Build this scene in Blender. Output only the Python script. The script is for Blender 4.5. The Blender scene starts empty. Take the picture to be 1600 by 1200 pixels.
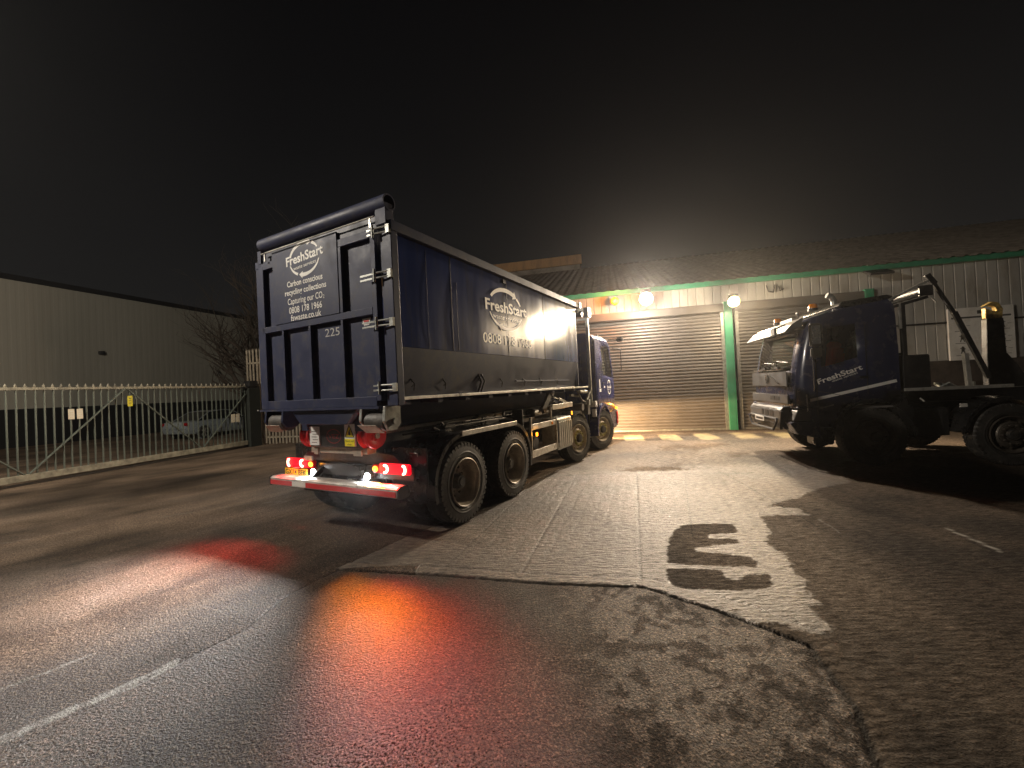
import bpy, bmesh, math, random
import numpy as np
from mathutils import Vector, Matrix, Euler
R=math.radians; PI=math.pi
random.seed(7)
S=bpy.context.scene
COL=S.collection

# ------------------------------------------------------------------ camera, world, exposure
cam=bpy.data.cameras.new('camera'); co=bpy.data.objects.new('camera',cam); COL.objects.link(co)
cam.sensor_width=36; cam.lens=36*650.5/1600; cam.clip_start=.05; cam.clip_end=2000
_p=0.0104; _r=0.0492
fw=Vector((0,math.cos(_p),math.sin(_p))); up0=Vector((0,-math.sin(_p),math.cos(_p))); rt0=Vector((1,0,0))
rt=rt0*math.cos(_r)+up0*(-math.sin(_r)); up=rt0*math.sin(_r)+up0*math.cos(_r)
m=Matrix.Identity(4)
for i in range(3): m[i][0]=rt[i]; m[i][1]=up[i]; m[i][2]=-fw[i]
m[2][3]=1.7254
co.matrix_world=m
S.camera=co
S.view_settings.view_transform='Standard'; S.view_settings.look='None'; S.view_settings.gamma=1
S.view_settings.exposure=0.0
S.cycles.max_bounces=6; S.cycles.sample_clamp_indirect=4; S.cycles.sample_clamp_direct=0
S.cycles.use_denoising=True
S.cycles.blur_glossy=0.5

W=bpy.data.worlds.new('World'); S.world=W; W.use_nodes=True
nt=W.node_tree; nt.nodes.clear()
def wn(t,**k):
    n=nt.nodes.new(t)
    for a,b in k.items(): setattr(n,a,b)
    return n
out=wn('ShaderNodeOutputWorld'); bg=wn('ShaderNodeBackground'); tc=wn('ShaderNodeTexCoord')
sep=wn('ShaderNodeSeparateXYZ'); rp=wn('ShaderNodeValToRGB'); nz=wn('ShaderNodeTexNoise'); mx=wn('ShaderNodeMix',data_type='RGBA',blend_type='MULTIPLY')
nt.links.new(tc.outputs['Generated'],sep.inputs[0]); nt.links.new(sep.outputs['Z'],rp.inputs[0])
e=rp.color_ramp.elements
e[0].position=0.0; e[0].color=(.0125,.0120,.0113,1)
e[1].position=.75; e[1].color=(.0014,.0014,.0018,1)
x=e.new(.12); x.color=(.0125,.0121,.0116,1)
x=e.new(.3); x.color=(.0075,.0074,.0074,1)
x=e.new(.5); x.color=(.0036,.0036,.0039,1)
nz.inputs['Scale'].default_value=2.2; nz.inputs['Detail'].default_value=4
nr=wn('ShaderNodeValToRGB'); nr.color_ramp.elements[0].color=(.75,.75,.78,1); nr.color_ramp.elements[1].color=(1.25,1.22,1.2,1)
nt.links.new(tc.outputs['Generated'],nz.inputs['Vector']); nt.links.new(nz.outputs['Fac'],nr.inputs[0])
mx.inputs[0].default_value=1
nt.links.new(rp.outputs[0],mx.inputs[6]); nt.links.new(nr.outputs[0],mx.inputs[7]); nt.links.new(mx.outputs[2],bg.inputs['Color'])
bg.inputs['Strength'].default_value=1.0
nt.links.new(bg.outputs[0],out.inputs[0])

# ------------------------------------------------------------------ materials
def newmat(name):
    m=bpy.data.materials.new(name); m.use_nodes=True
    return m,m.node_tree,m.node_tree.nodes['Principled BSDF']
def mat(name,c,rough=.5,metal=0,var=.25,scale=6,bump=0,bscale=40,dirt=None,dscale=3,coat=0,rvar=.12,spec=.5,stretch=None):
    m,t,b=newmat(name); N=t.nodes; L=t.links
    tcn=N.new('ShaderNodeTexCoord'); mp=N.new('ShaderNodeMapping'); L.new(tcn.outputs['Object'],mp.inputs[0])
    if stretch: mp.inputs['Scale'].default_value=stretch
    n=N.new('ShaderNodeTexNoise'); n.inputs['Scale'].default_value=scale; n.inputs['Detail'].default_value=6; n.inputs['Roughness'].default_value=.6
    L.new(mp.outputs[0],n.inputs['Vector'])
    r=N.new('ShaderNodeMapRange'); r.inputs['From Min'].default_value=.3; r.inputs['From Max'].default_value=.7
    r.inputs['To Min'].default_value=1-var; r.inputs['To Max'].default_value=1+var; L.new(n.outputs['Fac'],r.inputs['Value'])
    v=N.new('ShaderNodeVectorMath'); v.operation='SCALE'; v.inputs[0].default_value=c; L.new(r.outputs[0],v.inputs['Scale'])
    colout=v.outputs[0]
    if dirt:
        n2=N.new('ShaderNodeTexNoise'); n2.inputs['Scale'].default_value=dscale; n2.inputs['Detail'].default_value=9; n2.inputs['Roughness'].default_value=.7
        L.new(mp.outputs[0],n2.inputs['Vector'])
        r2=N.new('ShaderNodeMapRange'); r2.inputs['From Min'].default_value=.5; r2.inputs['From Max'].default_value=.72; r2.inputs['To Max'].default_value=.75; L.new(n2.outputs['Fac'],r2.inputs['Value'])
        mm=N.new('ShaderNodeMix'); mm.data_type='RGBA'; L.new(r2.outputs[0],mm.inputs[0]); L.new(colout,mm.inputs[6]); mm.inputs[7].default_value=(*dirt,1)
        colout=mm.outputs[2]
    L.new(colout,b.inputs['Base Color'])
    rr=N.new('ShaderNodeMapRange'); rr.inputs['From Min'].default_value=.3; rr.inputs['From Max'].default_value=.7
    rr.inputs['To Min'].default_value=max(.03,rough-rvar); rr.inputs['To Max'].default_value=min(1,rough+rvar); L.new(n.outputs['Fac'],rr.inputs['Value']); L.new(rr.outputs[0],b.inputs['Roughness'])
    b.inputs['Metallic'].default_value=metal; b.inputs['Specular IOR Level'].default_value=spec
    b.inputs['Coat Weight'].default_value=coat; b.inputs['Coat Roughness'].default_value=.08
    if bump:
        nb=N.new('ShaderNodeTexNoise'); nb.inputs['Scale'].default_value=bscale; nb.inputs['Detail'].default_value=4; L.new(mp.outputs[0],nb.inputs['Vector'])
        bp=N.new('ShaderNodeBump'); bp.inputs['Strength'].default_value=bump; bp.inputs['Distance'].default_value=.01; L.new(nb.outputs['Fac'],bp.inputs['Height']); L.new(bp.outputs[0],b.inputs['Normal'])
    return m
def emat(name,c,s):
    m,t,b=newmat(name); b.inputs['Base Color'].default_value=(*[min(1,x*.5) for x in c],1)
    b.inputs['Emission Color'].default_value=(*c,1); b.inputs['Emission Strength'].default_value=s; return m
def gmat(name,tint,gloss=1.0):
    m,t,b=newmat(name); N=t.nodes; L=t.links; N.remove(b)
    o=N['Material Output']; tr=N.new('ShaderNodeBsdfTransparent'); tr.inputs[0].default_value=(*tint,1)
    gl=N.new('ShaderNodeBsdfGlossy'); gl.inputs['Roughness'].default_value=.03
    fz=N.new('ShaderNodeFresnel'); fz.inputs['IOR'].default_value=1.5
    mx=N.new('ShaderNodeMixShader'); L.new(fz.outputs[0],mx.inputs[0]); L.new(tr.outputs[0],mx.inputs[1]); L.new(gl.outputs[0],mx.inputs[2]); L.new(mx.outputs[0],o.inputs[0])
    return m
M={}
M['navy']=mat('navy_paint',(.020,.036,.14),.18,rvar=.035,bump=.03,bscale=9,var=.12,scale=4,stretch=(1,1,.18),coat=.0,dirt=(.05,.05,.06),dscale=5,spec=.5)
M['navy_door']=mat('navy_door_paint',(.026,.033,.078),.55,spec=.25,bump=.06,bscale=14,var=.15,scale=3,dirt=(.075,.07,.068),dscale=6)
M['navy_dark']=mat('navy_shaded_copy',(.014,.020,.055),.5,spec=.3,var=.2,scale=3,dirt=(.06,.055,.05))  # darker navy copy: shade of the down-facing lower side put into the colour
M['cab']=mat('cab_blue_paint',(.012,.020,.115),.24,var=.1,coat=.6,rvar=.06,dirt=(.05,.05,.06),dscale=7)
M['cabB']=mat('cab_navy_paint',(.012,.018,.055),.25,var=.1,coat=.5,rvar=.06,dirt=(.04,.035,.03),dscale=6)
M['cabgrey']=mat('cab_grey_trim',(.075,.08,.088),.4,var=.2,dirt=(.1,.085,.06),dscale=8)
M['blk']=mat('black_frame_paint',(.014,.014,.015),.45,var=.4,bump=.3,bscale=30,dirt=(.06,.05,.04),dscale=6)
M['blkgloss']=mat('black_mudguard_plastic',(.012,.012,.013),.3,var=.3,bump=.05,dirt=(.04,.035,.03),dscale=4)
M['mud']=mat('muddy_steel',(.055,.047,.04),.6,var=.5,bump=.5,bscale=25,dirt=(.12,.10,.08),dscale=9)
M['tyre']=mat('tyre_rubber',(.028,.026,.024),.6,var=.4,scale=12,bump=.3,bscale=60,dirt=(.13,.115,.095),dscale=4)
M['rim']=mat('dirty_steel_rim',(.50,.45,.38),.42,metal=.35,var=.35,scale=9,dirt=(.09,.07,.05),dscale=8)
M['rimdark']=mat('dark_steel_rim',(.10,.085,.07),.5,metal=.4,var=.4,scale=9,dirt=(.05,.035,.025),dscale=8)
M['hub']=mat('hub_black',(.03,.028,.026),.5,var=.4,dirt=(.1,.08,.06),dscale=9)
M['nut']=mat('yellow_nut_ring',(.34,.31,.10),.5,var=.4,dirt=(.1,.08,.05),dscale=14)
M['alu']=mat('aluminium',(.62,.60,.55),.38,metal=.6,var=.15,dirt=(.25,.23,.2),dscale=8)
M['galv']=mat('galvanised_steel',(.36,.37,.35),.45,metal=.5,var=.3,scale=14,dirt=(.2,.19,.16),dscale=6)
M['rail']=mat('worn_bare_rail',(.48,.43,.36),.45,metal=.4,var=.4,scale=10,dirt=(.07,.06,.05),dscale=10)
M['white']=mat('white_vinyl',(.82,.80,.76),.55,var=.05)
M['whitep']=mat('white_sticker',(.75,.75,.74),.5,var=.06)
M['chalk']=mat('pale_painted_number',(.45,.45,.45),.7,var=.3,scale=60)
M['red']=mat('red_roller_paint',(.50,.015,.02),.35,var=.2,dirt=(.12,.02,.02),dscale=10)
M['redlens']=mat('red_lens',(.35,.005,.008),.2,var=.1)
M['redtape']=mat('red_reflective_tape',(.55,.03,.03),.4,var=.1)
M['paletape']=mat('white_reflective_tape',(.7,.66,.6),.4,var=.1)
M['yellow']=mat('yellow_plate',(.85,.55,.02),.45,var=.06)
M['yelsign']=mat('yellow_sign',(.85,.72,.02),.45,var=.06)
M['cream']=mat('cream_sign',(.80,.72,.55),.5,var=.05)
M['ink']=mat('black_ink',(.01,.01,.01),.5,var=.1)
M['greyink']=mat('grey_print',(.10,.098,.09),.6,var=.1)
M['board']=mat('grey_white_board',(.85,.84,.80),.5,var=.10,scale=2,dirt=(.6,.57,.5),dscale=3)
M['clad']=mat('cream_cladding',(.45,.44,.41),.55,var=.18,scale=1.2,dirt=(.24,.20,.15),dscale=1.6,stretch=(1,1,.35))
M['shutter']=mat('shutter_slats',(.165,.155,.145),.48,metal=.2,var=.12,scale=1.0,dirt=(.18,.155,.125),dscale=1.3)
M['green']=mat('green_paint',(.055,.30,.17),.42,var=.15,dirt=(.06,.16,.1),dscale=3)
M['roof']=mat('fibre_cement_roof',(.30,.25,.20),.8,var=.3,scale=2,dirt=(.09,.08,.06),dscale=3)
M['rust']=mat('rusty_ridge_panel',(.50,.28,.12),.7,var=.4,scale=3,stretch=(1,1,.2),dirt=(.25,.13,.06))
M['brick']=mat('dark_base_wall',(.075,.06,.05),.8,var=.4,bump=.4,bscale=20)
M['whwall']=mat('warehouse_cladding',(.46,.44,.37),.6,var=.10,scale=.3,stretch=(1,1,.2))
M['whdark']=mat('dark_warehouse_base',(.012,.012,.013),.8)
M['gate']=mat('galvanised_gate_bar',(.13,.15,.125),.5,metal=.25,var=.3,scale=10)
M['gaterail']=mat('pale_gate_rail',(.34,.31,.23),.55,var=.4,scale=7,dirt=(.07,.065,.045),dscale=5)
M['pale']=mat('palisade_steel',(.42,.36,.27),.55,var=.25,metal=.2,scale=4)
M['bark']=mat('bark',(.06,.045,.032),.85,var=.4,bump=.5,bscale=18)
M['silver']=mat('silver_car_paint',(.42,.48,.52),.3,metal=.4,var=.05,coat=.5)
M['carglass']=mat('dark_car_glass',(.01,.012,.014),.08,var=.05)
M['glass']=gmat('cab_glass',(.78,.86,.82))
M['orange']=mat('orange_hi_vis',(.95,.16,.05),.7,var=.15)
def _tl(m):
    t=m.node_tree; N=t.nodes; L=t.links; b=N['Principled BSDF']; o=N['Material Output']
    tl=N.new('ShaderNodeBsdfTranslucent'); tl.inputs[0].default_value=(1,.17,.06,1); mx=N.new('ShaderNodeMixShader'); mx.inputs[0].default_value=.55
    L.new(b.outputs[0],mx.inputs[1]); L.new(tl.outputs[0],mx.inputs[2]); L.new(mx.outputs[0],o.inputs[0])
_tl(M['orange'])
M['seat']=mat('grey_seat_fabric',(.16,.15,.14),.9,var=.2)
M['amber']=mat('amber_lens',(.8,.25,.02),.25,var=.05)
M['chrome']=mat('bright_steel',(.7,.68,.64),.22,metal=.9,var=.1)
M['brass']=mat('worn_yellow_hook',(.60,.42,.14),.4,metal=.35,var=.5,scale=20,dirt=(.06,.04,.03),dscale=14)
M['lampbody']=mat('lamp_housing',(.05,.05,.05),.5)
M['E_main']=emat('lamp_glass_white',(1,.86,.58),60)
M['E_second']=emat('lamp_glass_warm',(1,.72,.28),20)
M['E_beacon']=emat('lamp_glass_orange',(1,.22,.02),1.7)
M['E_red']=emat('lit_red_led',(1,.22,.15),14)
M['E_redglow']=emat('lit_red_lens',(1,.0,.015),1.1)
M['E_ind']=emat('lit_indicator',(1,.34,.03),3.2)
M['E_amber']=emat('lit_amber_marker',(1,.36,.02),2.4)
M['E_rev']=emat('lit_reversing_lamp',(.85,.95,1),45)
M['E_head']=emat('lit_headlamp',(1,.8,.5),20)

# ------------------------------------------------------------------ mesh helpers
def frame(o,rz):
    return Matrix.Translation(Vector(o))@Matrix.Rotation(R(rz),4,'Z')
SPLIT={'plate_characters_x','mud_flap','tube_bracket','roller_bracket','sticker','end_cap','container_lock','sheet_seam','bumper_opening','grille_opening','wiper','mirror_glass','headlamp','red_reflective_strip','reflector','side_reflector','flap_rod','junction_box','gable_wall','wall_cable','hydraulic_hose_x','cab_step','sheeter_post','upper_sheeter_arm','fence_rail'}
class MB:
    def __init__(s,T=None): s.bm=bmesh.new(); s.T=T
    def _t(s,vs,loc,rot):
        Mx=Matrix.Translation(Vector(loc))@(Euler([R(a) for a in rot]).to_matrix().to_4x4() if rot else Matrix.Identity(4))
        for v in vs: v.co=Mx@v.co
    def box(s,c,d,rot=None,bev=0):
        r=bmesh.ops.create_cube(s.bm,size=1); vs=r['verts']
        for v in vs: v.co=Vector((v.co.x*d[0],v.co.y*d[1],v.co.z*d[2]))
        if bev:
            es=list({e for v in vs for e in v.link_edges}); rr=bmesh.ops.bevel(s.bm,geom=es,offset=bev,segments=2,affect='EDGES'); vs=list({v for f in rr['faces'] for v in f.verts}|{v for v in vs if v.is_valid})
        s._t(vs,c,rot); return s
    def span(s,a,b,bev=0):
        return s.box([(a[i]+b[i])/2 for i in range(3)],[abs(b[i]-a[i]) for i in range(3)],bev=bev)
    def cyl(s,a,b,r,r2=None,n=16,cap=True):
        a=Vector(a); b=Vector(b); d=b-a
        rr=bmesh.ops.create_cone(s.bm,cap_ends=cap,segments=n,radius1=r,radius2=r if r2 is None else r2,depth=d.length)
        q=Vector((0,0,1)).rotation_difference(d.normalized()).to_matrix().to_4x4()
        Mx=Matrix.Translation((a+b)/2)@q
        for v in rr['verts']: v.co=Mx@v.co
        return s
    def bar(s,a,b,w,h=None,upv=(0,0,1)):
        a=Vector(a); b=Vector(b); d=(b-a); L=d.length; d.normalize(); u=Vector(upv)
        if abs(d.dot(u))>.98: u=Vector((1,0,0))
        sx=d.cross(u).normalized(); uz=sx.cross(d).normalized(); h=w if h is None else h
        r=bmesh.ops.create_cube(s.bm,size=1)
        for v in r['verts']: v.co=(a+b)/2+d*(v.co.y*L)+sx*(v.co.x*w)+uz*(v.co.z*h)
        return s
    def path(s,pts,r,n=8):
        for i in range(len(pts)-1): s.cyl(pts[i],pts[i+1],r,n=n)
        return s
    def prism(s,poly,axis,a,b):
        # poly: 2D points in the plane normal to axis, extruded a..b
        def P(p,t):
            return Vector((t,p[0],p[1])) if axis=='x' else Vector((p[0],t,p[1])) if axis=='y' else Vector((p[0],p[1],t))
        A=[s.bm.verts.new(P(p,a)) for p in poly]; B=[s.bm.verts.new(P(p,b)) for p in poly]; n=len(poly)
        s.bm.faces.new(A); s.bm.faces.new(B[::-1])
        for i in range(n): s.bm.faces.new((A[i],B[i],B[(i+1)%n],A[(i+1)%n]))
        return s
    def lathe(s,prof,c=(0,0,0),n=40,axis='x'):
        # prof: (t along axis, radius), closed revolve
        rings=[]
        for (t,r) in prof:
            ring=[]
            for i in range(n):
                a=2*PI*i/n
                if axis=='x': p=Vector((t,r*math.cos(a),r*math.sin(a)))
                elif axis=='z': p=Vector((r*math.cos(a),r*math.sin(a),t))
                else: p=Vector((r*math.cos(a),t,r*math.sin(a)))
                ring.append(s.bm.verts.new(p+Vector(c)))
            rings.append(ring)
        for k in range(len(rings)-1):
            for i in range(n):
                try: s.bm.faces.new((rings[k][i],rings[k][(i+1)%n],rings[k+1][(i+1)%n],rings[k+1][i]))
                except ValueError: pass
        return s
    def sphere(s,c,r,sc=(1,1,1),n=16):
        rr=bmesh.ops.create_uvsphere(s.bm,u_segments=n,v_segments=max(6,n//2),radius=r)
        for v in rr['verts']: v.co=Vector((v.co.x*sc[0],v.co.y*sc[1],v.co.z*sc[2]))+Vector(c)
        return s
    def quad(s,*p):
        s.bm.faces.new([s.bm.verts.new(Vector(q)) for q in p]); return s
    def text(s,txt,x0,x1,z,h,fr,bold=0,shear=0,ext=.002):
        # text laid in plane fr (Matrix: local x right, local y up), baseline at (x0,z), fitted to width, cap height h
        cu=bpy.data.curves.new('t','FONT'); cu.body=txt; cu.size=1; cu.offset=bold; cu.extrude=0; cu.shear=shear; cu.resolution_u=3
        ob=bpy.data.objects.new('t',cu); me=bpy.data.meshes.new_from_object(ob)
        xs=[v.co.x for v in me.vertices]; mn,mxx=min(xs),max(xs)
        sx=(x1-x0)/(mxx-mn); sy=h/.72
        b2=bmesh.new(); b2.from_mesh(me)
        for v in b2.verts: v.co=fr@Vector((x0+(v.co.x-mn)*sx,z+v.co.y*sy,0))
        m2=bpy.data.meshes.new('t'); b2.to_mesh(m2); b2.free(); s.bm.from_mesh(m2)
        bpy.data.meshes.remove(m2); bpy.data.meshes.remove(me); bpy.data.objects.remove(ob); bpy.data.curves.remove(cu)
        return s
    def arcarrow(s,c,rx,rz,a0,a1,w0,w1,fr,head=0,n=20):
        # ring sector from angle a0 to a1 (deg), widths taper w0->w1, arrow head at the a1 end
        P=lambda a,k:fr@Vector((c[0]+(rx+k)*math.cos(R(a)),c[1]+(rz+k)*math.sin(R(a)),0))
        prev=None
        for i in range(n+1):
            t=i/n; a=a0+(a1-a0)*t; w=(w0+(w1-w0)*t)/2
            cur=(s.bm.verts.new(P(a,-w)),s.bm.verts.new(P(a,w)))
            if prev: s.bm.faces.new((prev[0],prev[1],cur[1],cur[0]))
            prev=cur
        if head:
            d=14 if a1>a0 else -14
            s.quad  # noqa
            v=[s.bm.verts.new(P(a1,-head)),s.bm.verts.new(P(a1,head)),s.bm.verts.new(P(a1+d,0))]; s.bm.faces.new(v)
        return s
    def build(s,name,mt,parent=None,smooth=None,solid=0,bev=0,sub=0):
        bm=s.bm
        if name in SPLIT:
            cl=s.clusters()
            if len(cl)>1:
                last=None
                for vs in cl:
                    keep=set(vs); b2=bm.copy(); b2.verts.ensure_lookup_table(); kk={v.index for v in keep}
                    bmesh.ops.delete(b2,geom=[v for v in b2.verts if v.index not in kk],context='VERTS')
                    q=MB(); q.bm.free(); q.bm=b2; last=q.build_one(name,mt,parent,smooth,solid,bev)
                bm.free(); return last
        return s.build_one(name,mt,parent,smooth,solid,bev)
    def clusters(s):
        bm=s.bm; bm.verts.index_update(); seen=set(); isl=[]
        for v in bm.verts:
            if v in seen: continue
            st=[v]; seen.add(v); c=[]
            while st:
                a=st.pop(); c.append(a)
                for e_ in a.link_edges:
                    o=e_.other_vert(a)
                    if o not in seen: seen.add(o); st.append(o)
            isl.append(c)
        bb=[[min(v.co[i] for v in c)-.01 for i in range(3)]+[max(v.co[i] for v in c)+.01 for i in range(3)] for c in isl]
        par=list(range(len(isl)))
        def fd(i):
            while par[i]!=i: i=par[i]
            return i
        for i in range(len(isl)):
            for j in range(i):
                if all(bb[i][k]<=bb[j][k+3] and bb[j][k]<=bb[i][k+3] for k in range(3)): par[fd(i)]=fd(j)
        out={}
        for i,c in enumerate(isl): out.setdefault(fd(i),[]).extend(c)
        return list(out.values())
    def build_one(s,name,mt,parent=None,smooth=None,solid=0,bev=0):
        bm=s.bm
        bmesh.ops.remove_doubles(bm,verts=bm.verts,dist=1e-6) if smooth is not None else None
        bmesh.ops.recalc_face_normals(bm,faces=bm.faces)
        me=bpy.data.meshes.new(name); bm.to_mesh(me); bm.free()
        o=bpy.data.objects.new(name,me); COL.objects.link(o)
        if isinstance(mt,str): mt=M[mt]
        me.materials.append(mt)
        if parent: o.parent=parent
        if smooth is not None:
            for p in me.polygons: p.use_smooth=True
            bm2=bmesh.new(); bm2.from_mesh(me)
            for ed in bm2.edges:
                if len(ed.link_faces)==2 and ed.calc_face_angle(0)>R(smooth): ed.smooth=False
            bm2.to_mesh(me); bm2.free()
        if solid:
            md=o.modifiers.new('solid','SOLIDIFY'); md.thickness=abs(solid); md.offset=-1 if solid<0 else 0
        if bev:
            md=o.modifiers.new('bevel','BEVEL'); md.width=bev; md.segments=2; md.limit_method='ANGLE'
        return o
def tag(o,label=None,cat=None,group=None,kind=None):
    if label: o['label']=label
    if cat: o['category']=cat
    if group: o['group']=group
    if kind: o['kind']=kind
    return o
def empty(name,T,label=None,cat=None,group=None,parent=None):
    o=bpy.data.objects.new(name,None); COL.objects.link(o); o.empty_display_size=.2
    if parent: o.parent=parent
    if T is not None: o.matrix_local=T if isinstance(T,Matrix) else Matrix.Translation(Vector(T))
    tag(o,label,cat,group); return o
def dup(o,parent=None,T=None):
    c=o.copy(); COL.objects.link(c); c.parent=parent
    if T is not None: c.matrix_local=T
    for ch in list(o.children): dup(ch,c,ch.matrix_local.copy())
    return c
TA=frame((-2.3114,5.0391,0),-28.93)
TB=frame((6.75,8.70,0),77)
FA=frame((2,15.0714,0),-13.33)
GA=frame((-12.7887,5,0),-14.37)
# text planes inside truck/container local frames
def plane(origin,xd,yd):
    xd=Vector(xd); yd=Vector(yd); zd=xd.cross(yd); m=Matrix.Identity(4)
    for i in range(3): m[i][0]=xd[i]; m[i][1]=yd[i]; m[i][2]=zd[i]; m[i][3]=origin[i]
    return m
def rot2(fr,c,deg): return fr@Matrix.Translation((c[0],c[1],0))@Matrix.Rotation(R(deg),4,'Z')@Matrix.Translation((-c[0],-c[1],0))

# ------------------------------------------------------------------ ground
def axis_pts(lo,hi,c0,c1,d0,g,far):
    a=list(np.arange(c0,c1,d0)); d=d0; x=c1
    while x<hi: a.append(x); d=min(d*g,far); x+=d
    a.append(hi); d=d0*g; x=c0-d
    L=[]
    while x>lo: L.append(x); d=min(d*g,far); x-=d
    L.append(lo); return np.array(L[::-1]+a)
def vnoise(X,Y,s,seed):
    rs=np.random.RandomState(seed); G=rs.rand(256,256); x=X*s; y=Y*s
    xi=np.floor(x).astype(int); yi=np.floor(y).astype(int); fx=x-xi; fy=y-yi
    fx=fx*fx*(3-2*fx); fy=fy*fy*(3-2*fy)
    g=lambda a,b:G[a%256,b%256]
    return (g(xi,yi)*(1-fx)+g(xi+1,yi)*fx)*(1-fy)+(g(xi,yi+1)*(1-fx)+g(xi+1,yi+1)*fx)*fy
def fbm(X,Y,s,seed,o=4):
    v=0; a=.5; t=0
    for k in range(o): v=v+a*vnoise(X,Y,s*2**k,seed+k); t+=a; a*=.55
    return v/t
def sdist(X,Y,pts):
    D=np.full(X.shape,1e9)
    for (ax,ay),(bx,by) in zip(pts[:-1],pts[1:]):
        dx,dy=bx-ax,by-ay; t=np.clip(((X-ax)*dx+(Y-ay)*dy)/(dx*dx+dy*dy),0,1)
        D=np.minimum(D,np.hypot(X-ax-t*dx,Y-ay-t*dy))
    return D
def inside(X,Y,poly):
    c=np.zeros(X.shape,bool); n=len(poly)
    for i in range(n):
        (x1,y1),(x2,y2)=poly[i],poly[(i+1)%n]
        k=((y1>Y)!=(y2>Y))&(X<(x2-x1)*(Y-y1)/(y2-y1+1e-12)+x1); c^=k
    return c
def signed(X,Y,poly):
    d=sdist(X,Y,poly+[poly[0]]); return np.where(inside(X,Y,poly),d,-d)
def sm(v,a,b):
    t=np.clip((v-a)/(b-a),0,1); return t*t*(3-2*t)
xs=axis_pts(-420,420,-3.0,4.0,.017,1.04,30); ys=axis_pts(-40,700,1.4,5.2,.017,1.027,30)
X,Y=np.meshgrid(xs,ys); nx,ny=len(xs),len(ys)
jx=(fbm(X,Y,3,11)-.5)*.25; jy=(fbm(X,Y,3,21)-.5)*.25
fjx=(fbm(X,Y,14,31,3)-.5)*.10; fjy=(fbm(X,Y,14,41,3)-.5)*.10
SEAM=[(-9,-2),(-4.2,.2),(-2.75,2.0),(-2.42,2.63),(-2.12,3.16),(-2.07,3.69),(-1.82,4.18),(-.69,3.92),(.19,3.67),(1.02,3.52),(1.16,3.39),(1.53,3.01),(1.8,2.66),(1.68,2.14),(1.5,1.83),(1.3,1.2),(1.2,-3)]
asph0=signed(X+fjx*.2,Y+fjy*.2,SEAM)
asph=sm(asph0,-.02,.02)
left=sm(np.where(Y>4.2,-1.85+(Y-4.2)*.62,-1.0)-X+jx*.4*sm(Y,4.3,5),-.03,.06)*(1-asph)   # smooth tarmac on the left
conc=(1-asph)*(1-left)
right=sm(signed(X+jx*.1,Y,[(4.89,7.54),(4.57,5.06),(4.34,3.61),(3.6,-3),(60,-3),(60,9)]),-.03,.03)
SE=SEAM[6:13]
seam=np.exp(-(sdist(X+fjx*.25,Y+fjy*.25,SE)/.013)**2)
seam2=np.exp(-(sdist(X+fjx*.5,Y+fjy*.5,SEAM[2:7])/.014)**2)*.8*sm(fbm(X,Y,6,5),.3,.5)
seam3=np.exp(-(sdist(X+fjx*.3,Y+fjy*.3,SEAM[12:])/.022)**2)*.9
band=sm(.085-np.abs(sdist(X+fjx*.3,Y+fjy*.3,SE)-.095),-.0,.02)*(1-asph)        # concrete edge strip beyond the joint
band2=sm(.06-np.abs(sdist(X+fjx*.3,Y+fjy*.3,SEAM[9:])-.07),-.0,.02)*(1-asph)
edge2=np.exp(-(sdist(X+fjx*.3,Y+fjy*.3,[(p[0]+.0,p[1]+.19) for p in SE[:4]]+[(1.34,3.52),(1.72,3.16),(2.0,2.76)])/.015)**2)
joints=0
for a,b,w in (((-.03,3.78),(1.15,8.04),.008),((1.02,3.6),(2.24,7.78),.012),((-.75,4.1),(.45,8.0),.007),((1.9,4.6),(3.1,7.7),.008),((3.34,4.56),(3.78,7.64),.012),((4.57,5.06),(4.89,7.54),.014),((4.34,3.61),(4.57,5.06),.014)):
    joints=np.maximum(joints,np.exp(-(sdist(X+fjx*.2,Y+fjy*.1,[a,b])/w)**2))
joints=np.maximum(joints,np.exp(-(sdist(X,Y+fjy*.7,[(.2,8.05),(1.6,8.0),(3.73,7.54),(4.89,7.4)])/.035)**2))
# thin tyre/tooling lines along the slab
rr_=((X*.955-Y*.297))
lines=.5+.5*np.sin(rr_*2*PI/.17+3*fbm(X,Y,.6,3)); lines=lines**6*.5*sm(Y,3.7,4.2)*(1-sm(Y,7.6,7.9))
# wet shine: 1 = wet film, 0 = dull dry
wet=.62+.35*(fbm(X,Y,.55,55)-.5)*2
PATCH=[(1.73,4.74),(1.93,4.96),(2.21,4.99),(2.52,4.92),(2.42,4.64),(2.11,4.63),(2.03,4.51),(2.32,4.45),(2.29,4.36),(2.03,4.32),(1.8,4.29),(1.75,4.19),(1.94,4.14),(2.18,4.0),(2.2,3.89),(2.13,3.79),(1.96,3.82),(1.58,3.89),(1.38,3.96),(1.49,4.26)]
PATCH2=[(1.34,3.85),(1.55,3.81),(1.8,3.76),(1.77,3.61),(1.85,3.55),(1.97,3.66),(2.15,3.64),(2.08,3.47),(1.96,3.39),(1.73,3.39),(1.49,3.43),(1.29,3.47),(1.26,3.63)]
PX=X+fjx*.5+(fbm(X,Y,40,131,2)-.5)*.03; PY=Y+fjy*.5+(fbm(X,Y,40,141,2)-.5)*.03
patch=np.maximum(sm(signed(PX,PY,PATCH),-.010,.012),sm(signed(PX,PY,PATCH2),-.010,.012))
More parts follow.
